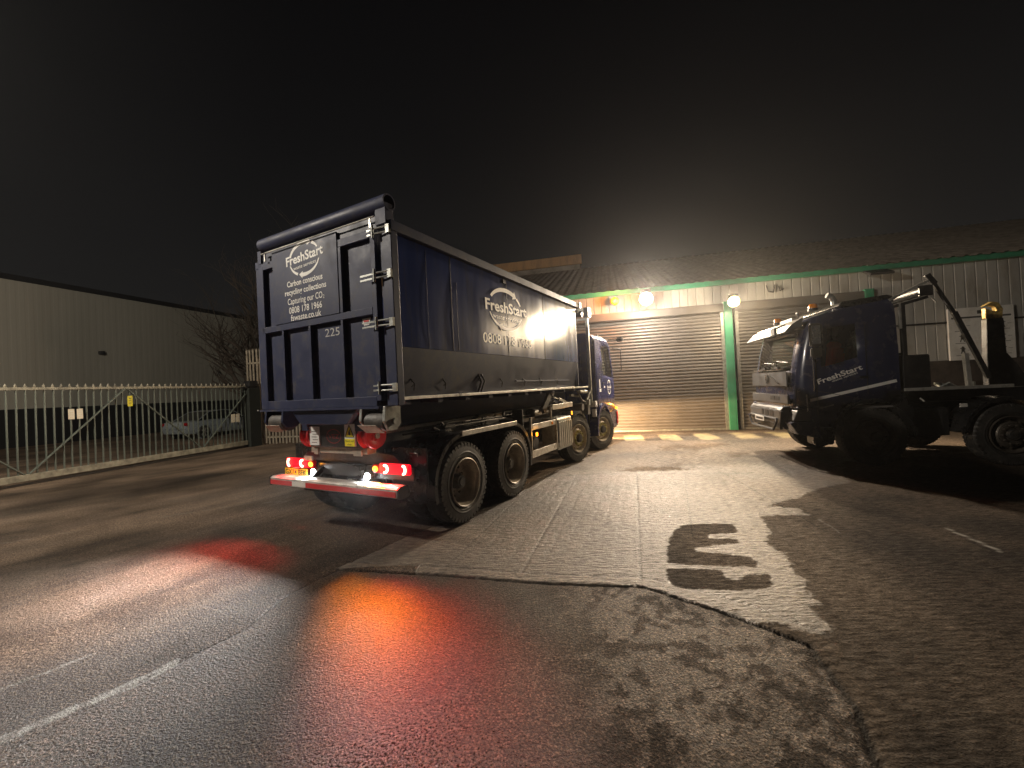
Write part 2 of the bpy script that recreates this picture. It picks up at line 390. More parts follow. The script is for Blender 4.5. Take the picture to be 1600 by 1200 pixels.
DRY=[(5.13,6.47),(4.54,6.28),(3.88,5.81),(3.51,5.65),(3.31,5.53),(3.59,5.39),(3.55,5.1),(3.32,5.16),(2.98,5.14),(2.9,4.93),(2.77,4.64),(2.52,4.25),(2.57,4.08),(2.48,3.83),(2.38,3.66),(2.39,3.52),(2.27,3.37),(2.23,3.23),(2.23,3.11),(2.11,3.09),(2.09,2.96),(2.1,2.84),(2.01,2.78),(1.9,2.79),(1.82,2.87),(1.78,2.93),(1.5,2.9),(1.4,2.5),(1.4,1.0),(8,-1),(12,4),(9,8.3),(6.2,8.0)]
dry=sm(signed(X+fjx*1.0+(fbm(X,Y,40,131,2)-.5)*.05,Y+fjy*1.0+(fbm(X,Y,40,141,2)-.5)*.05,DRY),-.012,.02)*(1-asph)
wet=np.where(conc>.5,wet+.20,wet)
wet=wet*(1-.95*patch)*(1-.88*dry)
FARD=[(1.9,8.2),(2.6,8.5),(3.1,8.3),(3.4,8.0),(2.8,8.0),(2.2,8.1)]
wet=wet*(1-.8*sm(signed(X+fjx*2,Y+fjy*3,FARD),-.05,.05))*(1-.6*sm(fbm(X,Y,1.2,71),.58,.68)*sm(Y,7.9,8.3))
# asphalt: worn clumps of dry aggregate on the right part
clump=sm(fbm(X,Y,15,81,4)+.45*(fbm(X,Y,1.8,181,3)-.5)+.03*sm(X,.2,1.0),.44,.60)*sm(X+jx*2,-.2,.9)*asph
darkp=sm(fbm(X,Y,2.2,91,4),.50,.66)*sm(X,.0,.5)*asph
wet=wet*(1-.45*darkp)
wetl=.30+.35*(fbm(X,Y,1.3,97)-.5)*2; wet=np.where(left>.5,wetl,wet)
# albedo tone
rot_=X*.5+Y*.87; rt2=X*.87-Y*.5
tone=.85+1.0*(fbm(X,Y,.8,61,5)-.5)*2+.55*(fbm(rot_*.35,rt2*2.2,1.6,161,5)-.5)*2*sm(-X,.5,2)
tone=np.clip(tone,.3,2)
tone=tone*(1+.25*conc)*(1+1.3*np.where(left>.5,sm(-asph0,.0,3.5),0))  # pale left tarmac lightened further, yard lamp light painted into the tone
dkl=sm(signed(X+jx*2,Y+jy*2,[(-9.6,6.0),(-6.9,8.0),(-5.2,8.4),(-4.6,9.4),(-7.3,10.4),(-12,9)]),-.1,.3)
dkl2=sm(signed(X+jx*1.2,Y+jy*1.2,[(-3.9,2.6),(-3.1,3.1),(-2.75,3.7),(-2.55,4.5),(-3.0,4.9),(-3.55,3.9),(-5.2,2.9)]),-.1,.3)
tone=tone*(1-.38*dkl)*(1-.35*dkl2*sm(fbm(X,Y,4,15),.25,.6))
tone=tone*(1-.30*patch)*(1-.25*dry)*(1-.35*darkp)+.9*clump
tone=tone*(1-.8*np.maximum(np.maximum(seam,seam2),seam3))*(1-.55*joints)*(1-.5*edge2)+.28*np.maximum(band,band2*.7)
tone=tone*(1-.22*lines)
# worn paint
paint=0
def stroke(pts,w,j=.25): return sm(w-sdist(X+fjx*j,Y+fjy*j,pts),-.004,.012)
wear=sm(fbm(X,Y,22,44,3),.36,.58)
paint=np.maximum(paint,stroke([(-2.9,2.1),(-2.62,2.42),(-2.42,2.66),(-2.36,2.8)],.045,.5)*(.35+.65*wear)*.8)
paint=np.maximum(paint,stroke([(-3.5,2.35),(-3.28,2.61),(-3.04,2.97)],.020,.7)*(.3+.7*wear)*.6)
paint=np.maximum(paint,stroke([(4.58,4.5),(4.43,3.86)],.018)*.8*(.5+.5*wear))
paint=np.maximum(paint,stroke([(5.91,5.13),(5.91,4.6)],.03)*.9*(.5+.5*wear))
paint=np.maximum(paint,stroke([(3.55,4.95),(3.45,4.5)],.012,.6)*.3)
paint=np.maximum(paint,stroke([(-6.88,5.53),(-5.91,6.22),(-4.45,7.11),(-3.4,7.0)],.02,.5)*.3*wear)
# yellow blocks in front of the shutters (facade frame)
Fi=FA.inverted(); FX=Fi[0][0]*X+Fi[0][1]*Y+Fi[0][3]; FY=Fi[1][0]*X+Fi[1][1]*Y+Fi[1][3]
ph=((FX-1.86+(FY+2.2)*.0)/1.05)%1.0
hz=sm(np.minimum(ph,.53-ph),-.01,.01)*sm(np.minimum(FY+2.35,-.95-FY),-.02,.02)*(FX>-1)*(FX<9.4)
hz=hz*(.35+.65*sm(fbm(X,Y,5,47,4),.33,.55))
hzd=sm(np.minimum(1-ph,ph-.53),-.01,.01)*sm(np.minimum(FY+2.35,-.95-FY),-.02,.02)*(FX>-1)*(FX<9.4)
tone=tone*(1-.5*hzd)
h=-.018*np.maximum(seam,seam3)-.006*joints-.008*seam2+.006*band-.008*edge2-.003*lines+.004*clump
wet=wet*(1-.45*sm(Y,7.8,8.6))
Z=h*1.0
V=np.stack([X.ravel(),Y.ravel(),Z.ravel()],1)
me=bpy.data.meshes.new('ground'); idx=np.arange(nx*ny).reshape(ny,nx)
F=np.stack([idx[:-1,:-1],idx[:-1,1:],idx[1:,1:],idx[1:,:-1]],-1).reshape(-1,4)
me.vertices.add(len(V)); me.vertices.foreach_set('co',V.ravel().astype(np.float32))
me.loops.add(F.size); me.loops.foreach_set('vertex_index',F.ravel().astype(np.int32))
me.polygons.add(len(F)); me.polygons.foreach_set('loop_start',np.arange(0,F.size,4,dtype=np.int32)); me.polygons.foreach_set('loop_total',np.full(len(F),4,dtype=np.int32))
me.polygons.foreach_set('use_smooth',np.ones(len(F),bool))
me.update(calc_edges=True)
def attr(n,A):
    a=me.attributes.new(n,'FLOAT','POINT'); a.data.foreach_set('value',np.clip(A,0,4).ravel().astype(np.float32))
rz=asph*sm(X+jx*2,-.4,.7)
wet=wet*(1-rz)+rz*(.10+.48*clump)*(1-.5*darkp)
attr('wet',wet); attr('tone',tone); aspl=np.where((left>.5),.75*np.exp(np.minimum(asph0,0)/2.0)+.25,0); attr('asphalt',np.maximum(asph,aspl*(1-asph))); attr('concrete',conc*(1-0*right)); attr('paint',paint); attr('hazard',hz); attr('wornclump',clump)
g=bpy.data.objects.new('ground',me); COL.objects.link(g); tag(g,'wet concrete and tarmac yard surface',kind='structure')
gm,t,b=newmat('wet_yard'); me.materials.append(gm); N=t.nodes; L=t.links
def A_(n): k=N.new('ShaderNodeAttribute'); k.attribute_name=n; return k.outputs['Fac']
def mth(op,a,b_=None,c=None,clamp=False):
    k=N.new('ShaderNodeMath'); k.operation=op; k.use_clamp=clamp
    for i,v in enumerate((a,b_,c)):
        if v is None: continue
        if isinstance(v,(int,float)): k.inputs[i].default_value=v
        else: L.new(v,k.inputs[i])
    return k.outputs[0]
def noise(s,d=4,r=.6,vec=None,dim='3D'):
    k=N.new('ShaderNodeTexNoise'); k.inputs['Scale'].default_value=s; k.inputs['Detail'].default_value=d; k.inputs['Roughness'].default_value=r
    L.new(vec if vec else tco,k.inputs['Vector']); return k.outputs['Fac']
def mixc(f,a,b_):
    k=N.new('ShaderNodeMix'); k.data_type='RGBA'
    if isinstance(f,(int,float)): k.inputs[0].default_value=f
    else: L.new(f,k.inputs[0])
    for i,v in ((6,a),(7,b_)):
        if isinstance(v,tuple): k.inputs[i].default_value=(*v,1)
        else: L.new(v,k.inputs[i])
    return k.outputs[2]
tco=N.new('ShaderNodeTexCoord').outputs['Object']
# brushed concrete: ridges running across the slab
mp=N.new('ShaderNodeMapping'); L.new(tco,mp.inputs[0]); mp.inputs['Rotation'].default_value=(0,0,R(13.3)); mp.inputs['Scale'].default_value=(8,32,1)
brush=noise(1,3,.6,mp.outputs[0])
n_f=noise(95,3,.7); n_m=noise(18,5,.65); n_l=noise(2.5,5,.6)
asp,con,wt,tn=A_('asphalt'),A_('concrete'),A_('wet'),A_('tone')
vor=N.new('ShaderNodeTexVoronoi'); vor.inputs['Scale'].default_value=75; L.new(tco,vor.inputs['Vector']); agg=vor.outputs['Distance']
vor2=N.new('ShaderNodeTexVoronoi'); vor2.inputs['Scale'].default_value=120; L.new(tco,vor2.inputs['Vector'])
base=mixc(asp,(.095,.070,.049),(.105,.071,.049))
sc=N.new('ShaderNodeVectorMath'); sc.operation='SCALE'; L.new(base,sc.inputs[0])
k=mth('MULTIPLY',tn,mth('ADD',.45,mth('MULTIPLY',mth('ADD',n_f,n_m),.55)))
L.new(k,sc.inputs['Scale'])
stn=N.new('ShaderNodeSeparateColor'); L.new(vor2.outputs['Color'],stn.inputs[0])
sv=N.new('ShaderNodeVectorMath'); sv.operation='SCALE'; L.new(sc.outputs[0],sv.inputs[0]); L.new(mth('ADD',1,mth('MULTIPLY',mth('SUBTRACT',mth('POWER',stn.outputs[0],3),.25),mth('MULTIPLY',asp,2.0))),sv.inputs['Scale'])
n_a=noise(38,5,.75); n_b=noise(9,3,.6); n_c=noise(70,4,.7)
cav0=mth('ADD',1,mth('MULTIPLY',mth('SUBTRACT',brush,.5),mth('MULTIPLY',con,2.6)),clamp=False)
cav=mth('ADD',.15,mth('MULTIPLY',mth('POWER',mth('ADD',mth('MULTIPLY',n_c,.6),mth('MULTIPLY',n_a,.5)),4.0),8.6))
sv2=N.new('ShaderNodeVectorMath'); sv2.operation='SCALE'; L.new(sv.outputs[0],sv2.inputs[0]); L.new(mth('MULTIPLY',cav,mth('MAXIMUM',cav0,.2)),sv2.inputs['Scale']); sv=sv2
c1=mixc(mth('MULTIPLY',A_('paint'),mth('ADD',.4,n_f)),sv.outputs[0],(.50,.48,.43))
c2=mixc(mth('MULTIPLY',A_('hazard'),.85),c1,(.27,.225,.12))
L.new(c2,b.inputs['Base Color'])
# roughness from the water film
rgh=mth('SUBTRACT',mth('SUBTRACT',.88,mth('MULTIPLY',asp,.22)),mth('MULTIPLY',wt,.46))
rgh=mth('SUBTRACT',rgh,mth('MULTIPLY',mth('SUBTRACT',brush,.5),mth('MULTIPLY',con,.9)))
rgh=mth('ADD',rgh,mth('MULTIPLY',mth('SUBTRACT',n_c,.5),.55),clamp=True)
L.new(mth('MAXIMUM',rgh,.2),b.inputs['Roughness'])
L.new(mth('MULTIPLY',mth('MULTIPLY',mth('ADD',wt,.12),1.0),mth('MINIMUM',mth('ADD',mth('MULTIPLY',cav,.75),mth('MULTIPLY',mth('MULTIPLY',con,.35),cav0)),1.0),clamp=True),b.inputs['Specular IOR Level'])
agh=mth('ADD',mth('MULTIPLY',mth('MULTIPLY',agg,n_b),1.2),mth('ADD',mth('MULTIPLY',n_a,2.0),mth('MULTIPLY',n_c,2.0)))
hgt=mth('ADD',mth('MULTIPLY',mth('MULTIPLY',agh,mth('ADD',asp,.08)),2.0),mth('MULTIPLY',brush,mth('MULTIPLY',con,mth('ADD',.45,mth('MULTIPLY',wt,1.2)))))
hgt=mth('ADD',hgt,mth('MULTIPLY',n_m,.55)); hgt=mth('ADD',hgt,mth('MULTIPLY',n_f,.22)); hgt=mth('ADD',hgt,mth('MULTIPLY',n_l,.5))
bp=N.new('ShaderNodeBump'); bp.inputs['Strength'].default_value=1; bp.inputs['Distance'].default_value=.019; L.new(hgt,bp.inputs['Height']); L.new(bp.outputs[0],b.inputs['Normal'])

# ------------------------------------------------------------------ wheels
def tyre_mb(r=.53,w=.29,lugs=44,big=True):
    m=MB(); h=w/2
    m.lathe([(-h*.72,r*.56),(-h,r*.66),(-h*1.02,r*.8),(-h*.92,r*.93),(-h*.7,r*.985),(h*.7,r*.985),(h*.92,r*.93),(h*1.02,r*.8),(h,r*.66),(h*.72,r*.56)],n=64)
    for i in range(lugs):
        a=2*PI*i/lugs
        for sx in (-1,1):
            aa=a+(PI/lugs if sx>0 else 0)
            rot=Matrix.Rotation(aa,4,'X')
            q=bmesh.ops.create_cube(m.bm,size=1)
            for v in q['verts']:
                top=v.co.z>0
                p=Vector((sx*h*.62+v.co.x*h*.72*(1),v.co.y*r*.085,r*.955+v.co.z*r*.09))
                if abs(p.x)>h*.9 : p.z-=r*.035
                v.co=rot@p
    # raised sidewall ring
    for sx in (-1,1): m.lathe([(sx*h*1.0,r*.70),(sx*h*1.05,r*.72),(sx*h*1.05,r*.745),(sx*h*1.0,r*.765)],n=64)
    return m
def rear_wheel(parent,loc,rot=0):
    w=empty('wheel',Matrix.Translation(loc)@Matrix.Rotation(rot,4,'Z'),parent=parent)
    tyre_mb().build('tyre','tyre',w,smooth=35)
    m=MB(); r=.3
    m.lathe([(.125,.315),(.155,.318),(.160,.306),(.145,.298),(.125,.288),(.10,.272),(.03,.262),(-.02,.255),(-.05,.235),(-.065,.20),(-.07,.165),(-.03,.15),(-.03,.115),(-.028,.0001)],n=56)
    for i in range(10):
        a=2*PI*i/10; m.cyl((-.075,.132*math.cos(a),.132*math.sin(a)),(-.005,.132*math.cos(a),.132*math.sin(a)),.014,n=6)
    m.build('rim','rim',w,smooth=40)
    h=MB(); h.cyl((-.06,0,0),(.075,0,0),.10,.085,n=24); h.cyl((.06,0,0),(.09,0,0),.055,n=12)
    for i in range(10):
        a=2*PI*(i+.5)/10; h.cyl((-.069,.205*math.cos(a),.205*math.sin(a)),(-.055,.205*math.cos(a),.205*math.sin(a)),.022,n=12)
    h.build('hub','hub',w,smooth=40)
    # inner twin tyre
    t2=MB(); hh=.14; r=.525; t2.lathe([(-.33-hh*.7,.3),(-.33-hh,.36),(-.33-hh*.9,r*.94),(-.33-hh*.7,r),(-.33+hh*.7,r),(-.33+hh*.9,r*.94),(-.33+hh,.36),(-.33+hh*.7,.3)],n=48)
    for i in range(44):
        q=bmesh.ops.create_cube(t2.bm,size=1); rt_=Matrix.Rotation(2*PI*i/44,4,'X')
        for v in q['verts']: v.co=rt_@Vector((-.33+v.co.x*.24,v.co.y*.045,.515+v.co.z*.03))
    t2.build('inner_tyre','tyre',w,smooth=35)
    return w
def front_wheel(parent,loc,rot=0,rim='rim',nut=True):
    w=empty('wheel',Matrix.Translation(loc)@Matrix.Rotation(rot,4,'Z'),parent=parent)
    tyre_mb().build('tyre','tyre',w,smooth=35)
    m=MB(); m.lathe([(.125,.315),(.155,.318),(.158,.306),(.13,.29),(.08,.275),(.06,.262),(.085,.235),(.12,.215),(.14,.195),(.135,.10),(.13,.0001)],n=56)
    m.build('rim',rim,w,smooth=40)
    h=MB(); h.cyl((.10,0,0),(.20,0,0),.095,.08,n=24); h.cyl((.195,0,0),(.205,0,0),.05,n=16); h.build('hub','hub',w,smooth=40)
    q=MB(); q.lathe([(.138,.185),(.15,.183),(.155,.15),(.15,.12),(.138,.118)],n=40)
    for i in range(10):
        a=2*PI*i/10; q.cyl((.14,.158*math.cos(a),.158*math.sin(a)),(.185,.158*math.cos(a),.158*math.sin(a)),.017,.012,n=6)
        a+=PI/10; q.cyl((.09,.235*math.cos(a),.235*math.sin(a)),(.108,.235*math.cos(a),.235*math.sin(a)),.02,n=10)
    q.build('wheel_nut_ring','nut' if nut else 'rimdark',w,smooth=40)
    return w
FLIP=Matrix.Rotation(PI,4,'Z')
def wheel_copy(src,parent,loc,steer=0,flip=False):
    T=Matrix.Translation(loc)@Matrix.Rotation(R(steer),4,'Z')
    if flip: T=T@FLIP
    return dup(src,parent,T)
def arch(parent,name,yc,zc,r,x0,x1,a0,a1,mt,th=.02,yc2=None,skirt=.035,flat=0):
    # mudguard: arc about x axis from angle a0 to a1 (deg, 0=+y), optional flat run between yc and yc2
    m=MB(); pts=[]
    n=14; yc2=yc if yc2 is None else yc2
    for i in range(n+1):
        a=R(a0+(90-a0)*i/n); pts.append((yc+r*math.cos(a),zc+r*math.sin(a)))
    for i in range(n+1):
        a=R(90+(a1-90)*i/n); pts.append((yc2+r*math.cos(a),zc+r*math.sin(a)))
    o=[]
    for k,(y,z) in enumerate(pts):
        yy=yc if k<=n else yc2; d=Vector((y-yy,z-zc)).normalized(); o.append((y+d.x*th,z+d.y*th))
    lip=[(p[0]-(p[0]-(yc if k<=n else yc2))*skirt/r*1.0,p[1]-(p[1]-zc)*skirt/r) for k,p in enumerate(pts)]
    for k in range(len(pts)-1):
        A,B=pts[k],pts[k+1]; C,D=o[k],o[k+1]
        m.quad((x0,*C),(x1,*C),(x1,*D),(x0,*D)); m.quad((x0,*A),(x1,*A),(x1,*B),(x0,*B))
        for xx in (x0,x1): m.quad((xx,*A),(xx,*C),(xx,*D),(xx,*B))
        # outer lip
        E,Fp=lip[k],lip[k+1]; m.quad((x1-.0005,*A),(x1-.0005,*B),(x1-.0005,*Fp),(x1-.0005,*E)); m.quad((x1-.02,*A),(x1-.02,*B),(x1-.02,*Fp),(x1-.02,*E)); m.quad((x1-.02,*E),(x1,*E),(x1,*Fp),(x1-.02,*Fp))
    for k in (0,len(pts)-1): m.quad((x0,*pts[k]),(x1,*pts[k]),(x1,*o[k]),(x0,*o[k]))
    return m.build(name,mt,parent,smooth=35)

# cab shell: perimeter x level loft with real openings
def cab_shell(parent,P,matp,glassm,trim='blkgloss'):
    hw,yb,yf,rc=P['hw'],P['yb'],P['yf'],P['rc']
    st=[]  # stations (x,y,tag)
    ysd=P['side_y']
    for y in ysd: st.append((-hw,y,'L'))
    n=6
    for i in range(n+1):
        a=R(180-90*i/n); st.append((-hw+rc+rc*math.cos(a),yf-rc+rc*math.sin(a),'C'))
    for xx in P['front_x']: st.append((xx,yf+P['bow']*(1-(xx/(hw-rc))**2),'F'))
    for i in range(n+1):
        a=R(90-90*i/n); st.append((hw-rc+rc*math.cos(a),yf-rc+rc*math.sin(a),'C'))
    for y in ysd[::-1]: st.append((hw,y,'R'))
    bn=3
    for i in range(bn): st.append((hw-(i+1)*2*hw/(bn+1),yb,'B'))
    lv=P['levels'] # list of (z, setback, inset)
    def pos(s,k):
        x,y,tg=st[s]; z,sb,ins=lv[k]
        z2=z+P['zadj'](x,y,k)
        f=max(0,min(1,(y-(yf-P['slant_from']))/P['slant_from']))
        y2=y-sb*f
        x2=x*(1-ins/hw)
        if tg=='B': y2=y+ins*.3
        return Vector((x2,y2,z2))
    G=[[pos(s,k) for s in range(len(st))] for k in range(len(lv))]
    body=MB(); gl=MB(); fr=MB(); ns=len(st)
    for k in range(len(lv)-1):
        for s in range(ns):
            s2=(s+1)%ns; q=(G[k][s],G[k][s2],G[k+1][s2],G[k+1][s])
            w=P['window'](st[s],st[s2],k)
            if w: gl.quad(*q)
            elif w is None: pass
            else: body.quad(*q)
    top=[body.bm.verts.new(v) for v in G[-1]]; body.bm.faces.new(top)
    return body.build('cab_body',matp,parent,smooth=32,solid=-.02), gl.build('window_glass',glassm,parent,smooth=40)

# ------------------------------------------------------------------ TRUCK A
A=empty('hooklift_truck',TA,'blue eight wheeled hooklift lorry carrying the navy container, tail lamps lit red','lorry')
fr=MB()
for sx in (-1,1):
    fr.span((sx*.40,.35,.84),(sx*.47,8.4,1.12)); fr.span((sx*.34,.30,1.125),(sx*.44,6.7,1.24))
for y in (.5,1.8,3.2,4.6,6.0,7.4): fr.span((-.4,y,.90),(.4,y+.12,1.06))
for y in (1.17,2.51): fr.cyl((-1,y,.53),(1,y,.53),.09); fr.sphere((0,y,.55),.2)
for y in (5.66,7.46): fr.cyl((-.9,y,.48),(.9,y,.48),.06)
fr.span((-.45,3.3,.55),(.45,4.0,.85)); fr.cyl((-.5,6.2,.8),(.5,6.2,.8),.2)
fr.build('chassis_frame','blk',A,bev=.006)
w1=rear_wheel(A,(1.09,1.17,.53)); wheel_copy(w1,A,(1.09,2.51,.53)); wheel_copy(w1,A,(-1.09,1.17,.53),flip=True); wheel_copy(w1,A,(-1.09,2.51,.53),flip=True)
f1=front_wheel(A,(1.04,5.66,.53),R(-13)); wheel_copy(f1,A,(1.04,7.52,.53),-20); wheel_copy(f1,A,(-1.04,5.66,.53),-13,True); wheel_copy(f1,A,(-1.04,7.52,.53),-20,True)
for sx in (1,-1):
    a=arch(A,'rear_mudguard',2.51,.55,.61,.62,1.235,-15,195,'blkgloss',yc2=1.17)
    if sx<0: a.scale.x=-1
    a=arch(A,'front_mudguard',5.66,.50,.62,.80,1.20,8,172,'blkgloss')
    if sx<0: a.scale.x=-1
    MB().span((sx*1.225,1.12,1.135),(sx*1.25,2.62,1.20)).build('mudguard_trim','alu',A,bev=.004)
# rails under the container
r_=MB()
for sx in (-1,1): r_.span((sx*.50,.28,1.245),(sx*.60,6.55,1.30)); 
r_.build('subframe_rail','rail',A,bev=.004)
r_=MB()
for sx in (-1,1):
    r_.span((sx*.47,.28,1.126),(sx*.57,6.4,1.244))
for y in (1.5,2.6,3.5,4.4): r_.span((-.62,y,1.13),(.62,y+.1,1.22)); r_.span((.60,y,1.16),(.68,y+.16,1.27))
r_.build('tipping_frame','blk',A,bev=.004)
# hoses, valves and brackets above the rear mudguards
r_=MB()
for i in range(26):
    y=random.uniform(.9,4.9); x=random.uniform(.55,.95); z=random.uniform(1.19,1.25)
    r_.cyl((x,y,z),(x+random.uniform(-.05,.08),y+random.uniform(-.12,.12),z+random.uniform(.02,.09)),random.uniform(.01,.03),n=8)
r_.path([(.62,.7,1.2),(.9,1.2,1.24),(.98,2.2,1.25),(.9,3.2,1.22),(.7,4.4,1.16)],.014)
r_.path([(.58,.9,1.25),(.8,1.8,1.27),(.85,2.9,1.26),(.7,3.9,1.27)],.010)
r_.build('hydraulic_hose','hub',A,smooth=40)
# rear crossbeam, roller unit
MB().prism([(-.44,1.40),(.44,1.40),(.46,1.10),(-.46,1.10)],'y',.15,.36).build('roller_box','blk',A,bev=.01)
for sx in (-1,1):
    m=MB(); c=(sx*.54,.26,1.24)
    m.lathe([(-.085,.03),(-.085,.15),(-.06,.16),(-.045,.12),(.045,.12),(.06,.16),(.085,.15),(.085,.11),(.07,.06),(.085,.05),(.09,.0001)] if sx>0 else [(.085,.03),(.085,.15),(.06,.16),(.045,.12),(-.045,.12),(-.06,.16),(-.085,.15),(-.085,.11),(-.07,.06),(-.085,.05),(-.09,.0001)],c,n=40)
    o=m.build('rear_roller','red',A,smooth=35)
    MB().cyl((c[0]+sx*.07,c[1],c[2]),(c[0]+sx*.105,c[1],c[2]),.035,n=14).build('roller_pin','galv',o)
m=MB(); m.span((-.44,.13,1.125),(-.26,.147,1.36)); m.span((.22,.13,1.125),(.40,.147,1.395)); m.build('sticker','whitep',A)
m=MB(); m.span((.225,.126,1.127),(.395,.1295,1.215)); m.bm.faces.new([m.bm.verts.new((x,.1285,z)) for x,z in ((.23,1.235),(.39,1.235),(.31,1.385))]); m.build('warning_triangle','yelsign',A)
m=MB(); pf=plane((0,.122,0),(1,0,0),(0,0,1))
m.text('Stand well',.24,.385,1.18,.022,pf); m.text('clear',.27,.35,1.14,.022,pf)
for a,b_ in (((.235,1.24),(.31,1.38)),((.31,1.38),(.385,1.24)),((.235,1.24),(.385,1.24))): m.bar((a[0],.125,a[1]),(b_[0],.125,b_[1]),.004,.008)
m.sphere((.31,.125,1.285),.017,(1,.1,1.7)); m.sphere((.315,.125,1.32),.010,(1,.1,1))
m.build('warning_print','ink',A)
m=MB(); pf=plane((0,.1285,0),(1,0,0),(0,0,1))
for i in range(5): m.box((-.35+.02*(i%2),.1285,1.16+i*.035),(.10,.002,.008))
m.build('sticker_print','greyink',A)
m=MB(); pf=plane((0,.146,0),(1,0,0),(0,0,1)); m.text('VEZ',-.10,.10,1.215,.055,pf); m.arcarrow((0,1.24),.13,.085,0,360,.008,.008,pf,0,30); m.build('maker_mark',mat('dull_red_mark',(.30,.03,.03),.6),A)
# hook strips under roller box
m=MB(); m.span((-.52,.2,1.02),(.52,.34,1.095)); m.span((-.44,.18,1.0),(-.36,.2,1.08)); m.span((.30,.18,1.0),(.44,.2,1.08)); m.build('rear_crossbeam','rail',A,bev=.004)
m=MB(); m.prism([(-.95,.88),(.95,.88),(.80,1.0),(.45,1.03),(-.45,1.03),(-.80,1.0)],'y',.34,.42); m.span((-.6,.36,.70),(.6,.40,.88)); m.build('towing_crossmember','mud',A,bev=.006)
m=MB(); m.span((-1.15,.29,.72),(1.15,.33,.87)); m.build('lamp_carrier','blkgloss',A,bev=.006)
for i in range(3): pass
# right mud panel between lamps and wheel (rear flap)
m=MB(); m.span((.66,.44,.62),(1.22,.46,1.08)); m.span((-1.22,.44,.62),(-.66,.46,1.08)); m.build('mud_flap','blkgloss',A,bev=.006)
m=MB(); m.path([(.98,.42,1.02),(1.10,.42,1.02),(1.10,.42,.98)],.006); m.path([(.60,.40,1.06),(.60,.40,.66)],.006); m.build('flap_rod','galv',A)
# underrun bumper
bu=MB().prism([(.02,.60),(.02,.69),(.05,.71),(.17,.71),(.20,.69),(.20,.60),(.17,.585),(.05,.585)],'x',-1.15,1.15).build('underrun_bumper','alu',A,bev=.004)
m=MB(); m.span((-1.14,.012,.605),(-.68,.018,.665)); m.span((-.40,.012,.605),(1.13,.018,.665)); m.build('red_reflective_strip','redtape',bu)
m=MB(); m.span((-.675,.012,.605),(-.405,.018,.665)); m.build('white_reflective_strip','paletape',bu)
m=MB(); m.prism([(.015,.595),(.015,.695),(.05,.715),(.17,.715),(.205,.69),(.205,.60),(.17,.58),(.05,.58)],'x',1.15,1.165); m.prism([(.015,.595),(.015,.695),(.05,.715),(.17,.715),(.205,.69),(.205,.60),(.17,.58),(.05,.58)],'x',-1.165,-1.15); m.build('end_cap','blkgloss',bu)
for sx in (-1,1): MB().bar((sx*.45,.15,.70),(sx*.45,.4,.86),.06).build('bumper_bracket','blk',bu)
# lamps
def cshape(m,cx,cz,wd,ht,y,flip):
    a=PI/2; pts=[]
    for i in range(13):
        t=-100+200*i/12; pts.append((cx+flip*wd*math.cos(R(t)),y,cz+ht*math.sin(R(t))))
    m.path(pts,.015,6)
def add_light(name,typ,loc,energy,color,parent,size=.05,direction=None,angle=None,blend=.3,size_y=None):
    l=bpy.data.lights.new(name,typ); l.energy=energy; l.color=color
    o=bpy.data.objects.new(name,l); COL.objects.link(o); o.parent=parent; o.location=loc
    if typ=='AREA':
        l.size=size
        if size_y: l.shape='RECTANGLE'; l.size_y=size_y
    else: l.shadow_soft_size=size
    if typ=='SPOT': l.spot_size=R(angle); l.spot_blend=blend
    if direction is not None: o.rotation_euler=Vector(direction).to_track_quat('-Z','Y').to_euler()
    return o
for sx in (-1,1):
    cl=empty('tail_lamp_cluster',None,parent=A)
    xo=1.13*sx; xi=.66*sx
    MB().span((min(xo,xi),.235,.798),(max(xo,xi),.285,.918),bev=.01).build('lamp_lens','E_redglow',cl,smooth=40)
    m=MB(); cshape(m,sx*.76,.858,.045,.042,.228,sx); m.build('brake_led','E_red',cl)
    m=MB()
    cshape(m,sx*1.05,.858,.030,.045,.228,sx); m.build('tail_led','E_red',cl)
    MB().sphere((sx*.60,.235,.85),.036,(1.25,.5,1)).build('indicator_lens','E_ind',cl,smooth=60)
    MB().span((sx*.55 if sx>0 else -.65,.24,.80),(sx*.65 if sx>0 else -.55,.29,.90),bev=.008).build('indicator_housing','redlens',cl)
    rv=MB().sphere((sx*.50,.20,.76),.042,(1,.6,1)).build('reversing_lens','E_rev',cl,smooth=60)
    MB().cyl((sx*.5,.205,.76),(sx*.5,.29,.76),.04,n=20).build('reversing_housing','blk',cl)
    add_light('reversing_light','SPOT',(sx*.50,.15,.76),(2300 if sx<0 else 260),(1,.97,.94),A,.03,((.03,-1.37,-.78) if sx<0 else (1.1,-1.3,-.80)),100,1)
    add_light('reversing_spill','AREA',(sx*.50,.15,.77),1.6,(.9,.95,1),A,.05,(0,-.25,-1))
    add_light('tail_light','SPOT',(sx*.85,.20,.86),(420 if sx<0 else 950),(1,.015,.012),A,.10,((1.18,-.95,-.92) if sx>0 else (.05,-.62,-.80)),(46 if sx>0 else 88),1)
    add_light('tail_glow','POINT',(sx*.85,.16,.80),1.2,(1,.03,.02),A,.06)
    add_light('indicator_light','SPOT',(sx*.60,.19,.85),(20 if sx<0 else 1300),(1,.25,.005),A,.05,((.875,-.79,-.86) if sx>0 else (0,-1,-.5)),42,1)
    add_light('indicator_glow','POINT',(sx*.60,.18,.85),1.0,(1,.33,.02),A,.03)
MB().span((-1.08,.18,.70),(-.60,.19,.795),bev=.004).build('number_plate','yellow',A)
m=MB(); m.text('GX74 BFK',-1.06,-.62,.715,.066,plane((0,.1785,0),(1,0,0),(0,0,1)),bold=.01); m.build('plate_lettering','ink',A)
MB().span((-.72,.23,.90),(-.56,.25,.96)).build('small_lamp_bracket','galv',A)
MB().span((-.84,.15,.797),(-.74,.20,.812)).build('added_plate_lamp','blk',A)
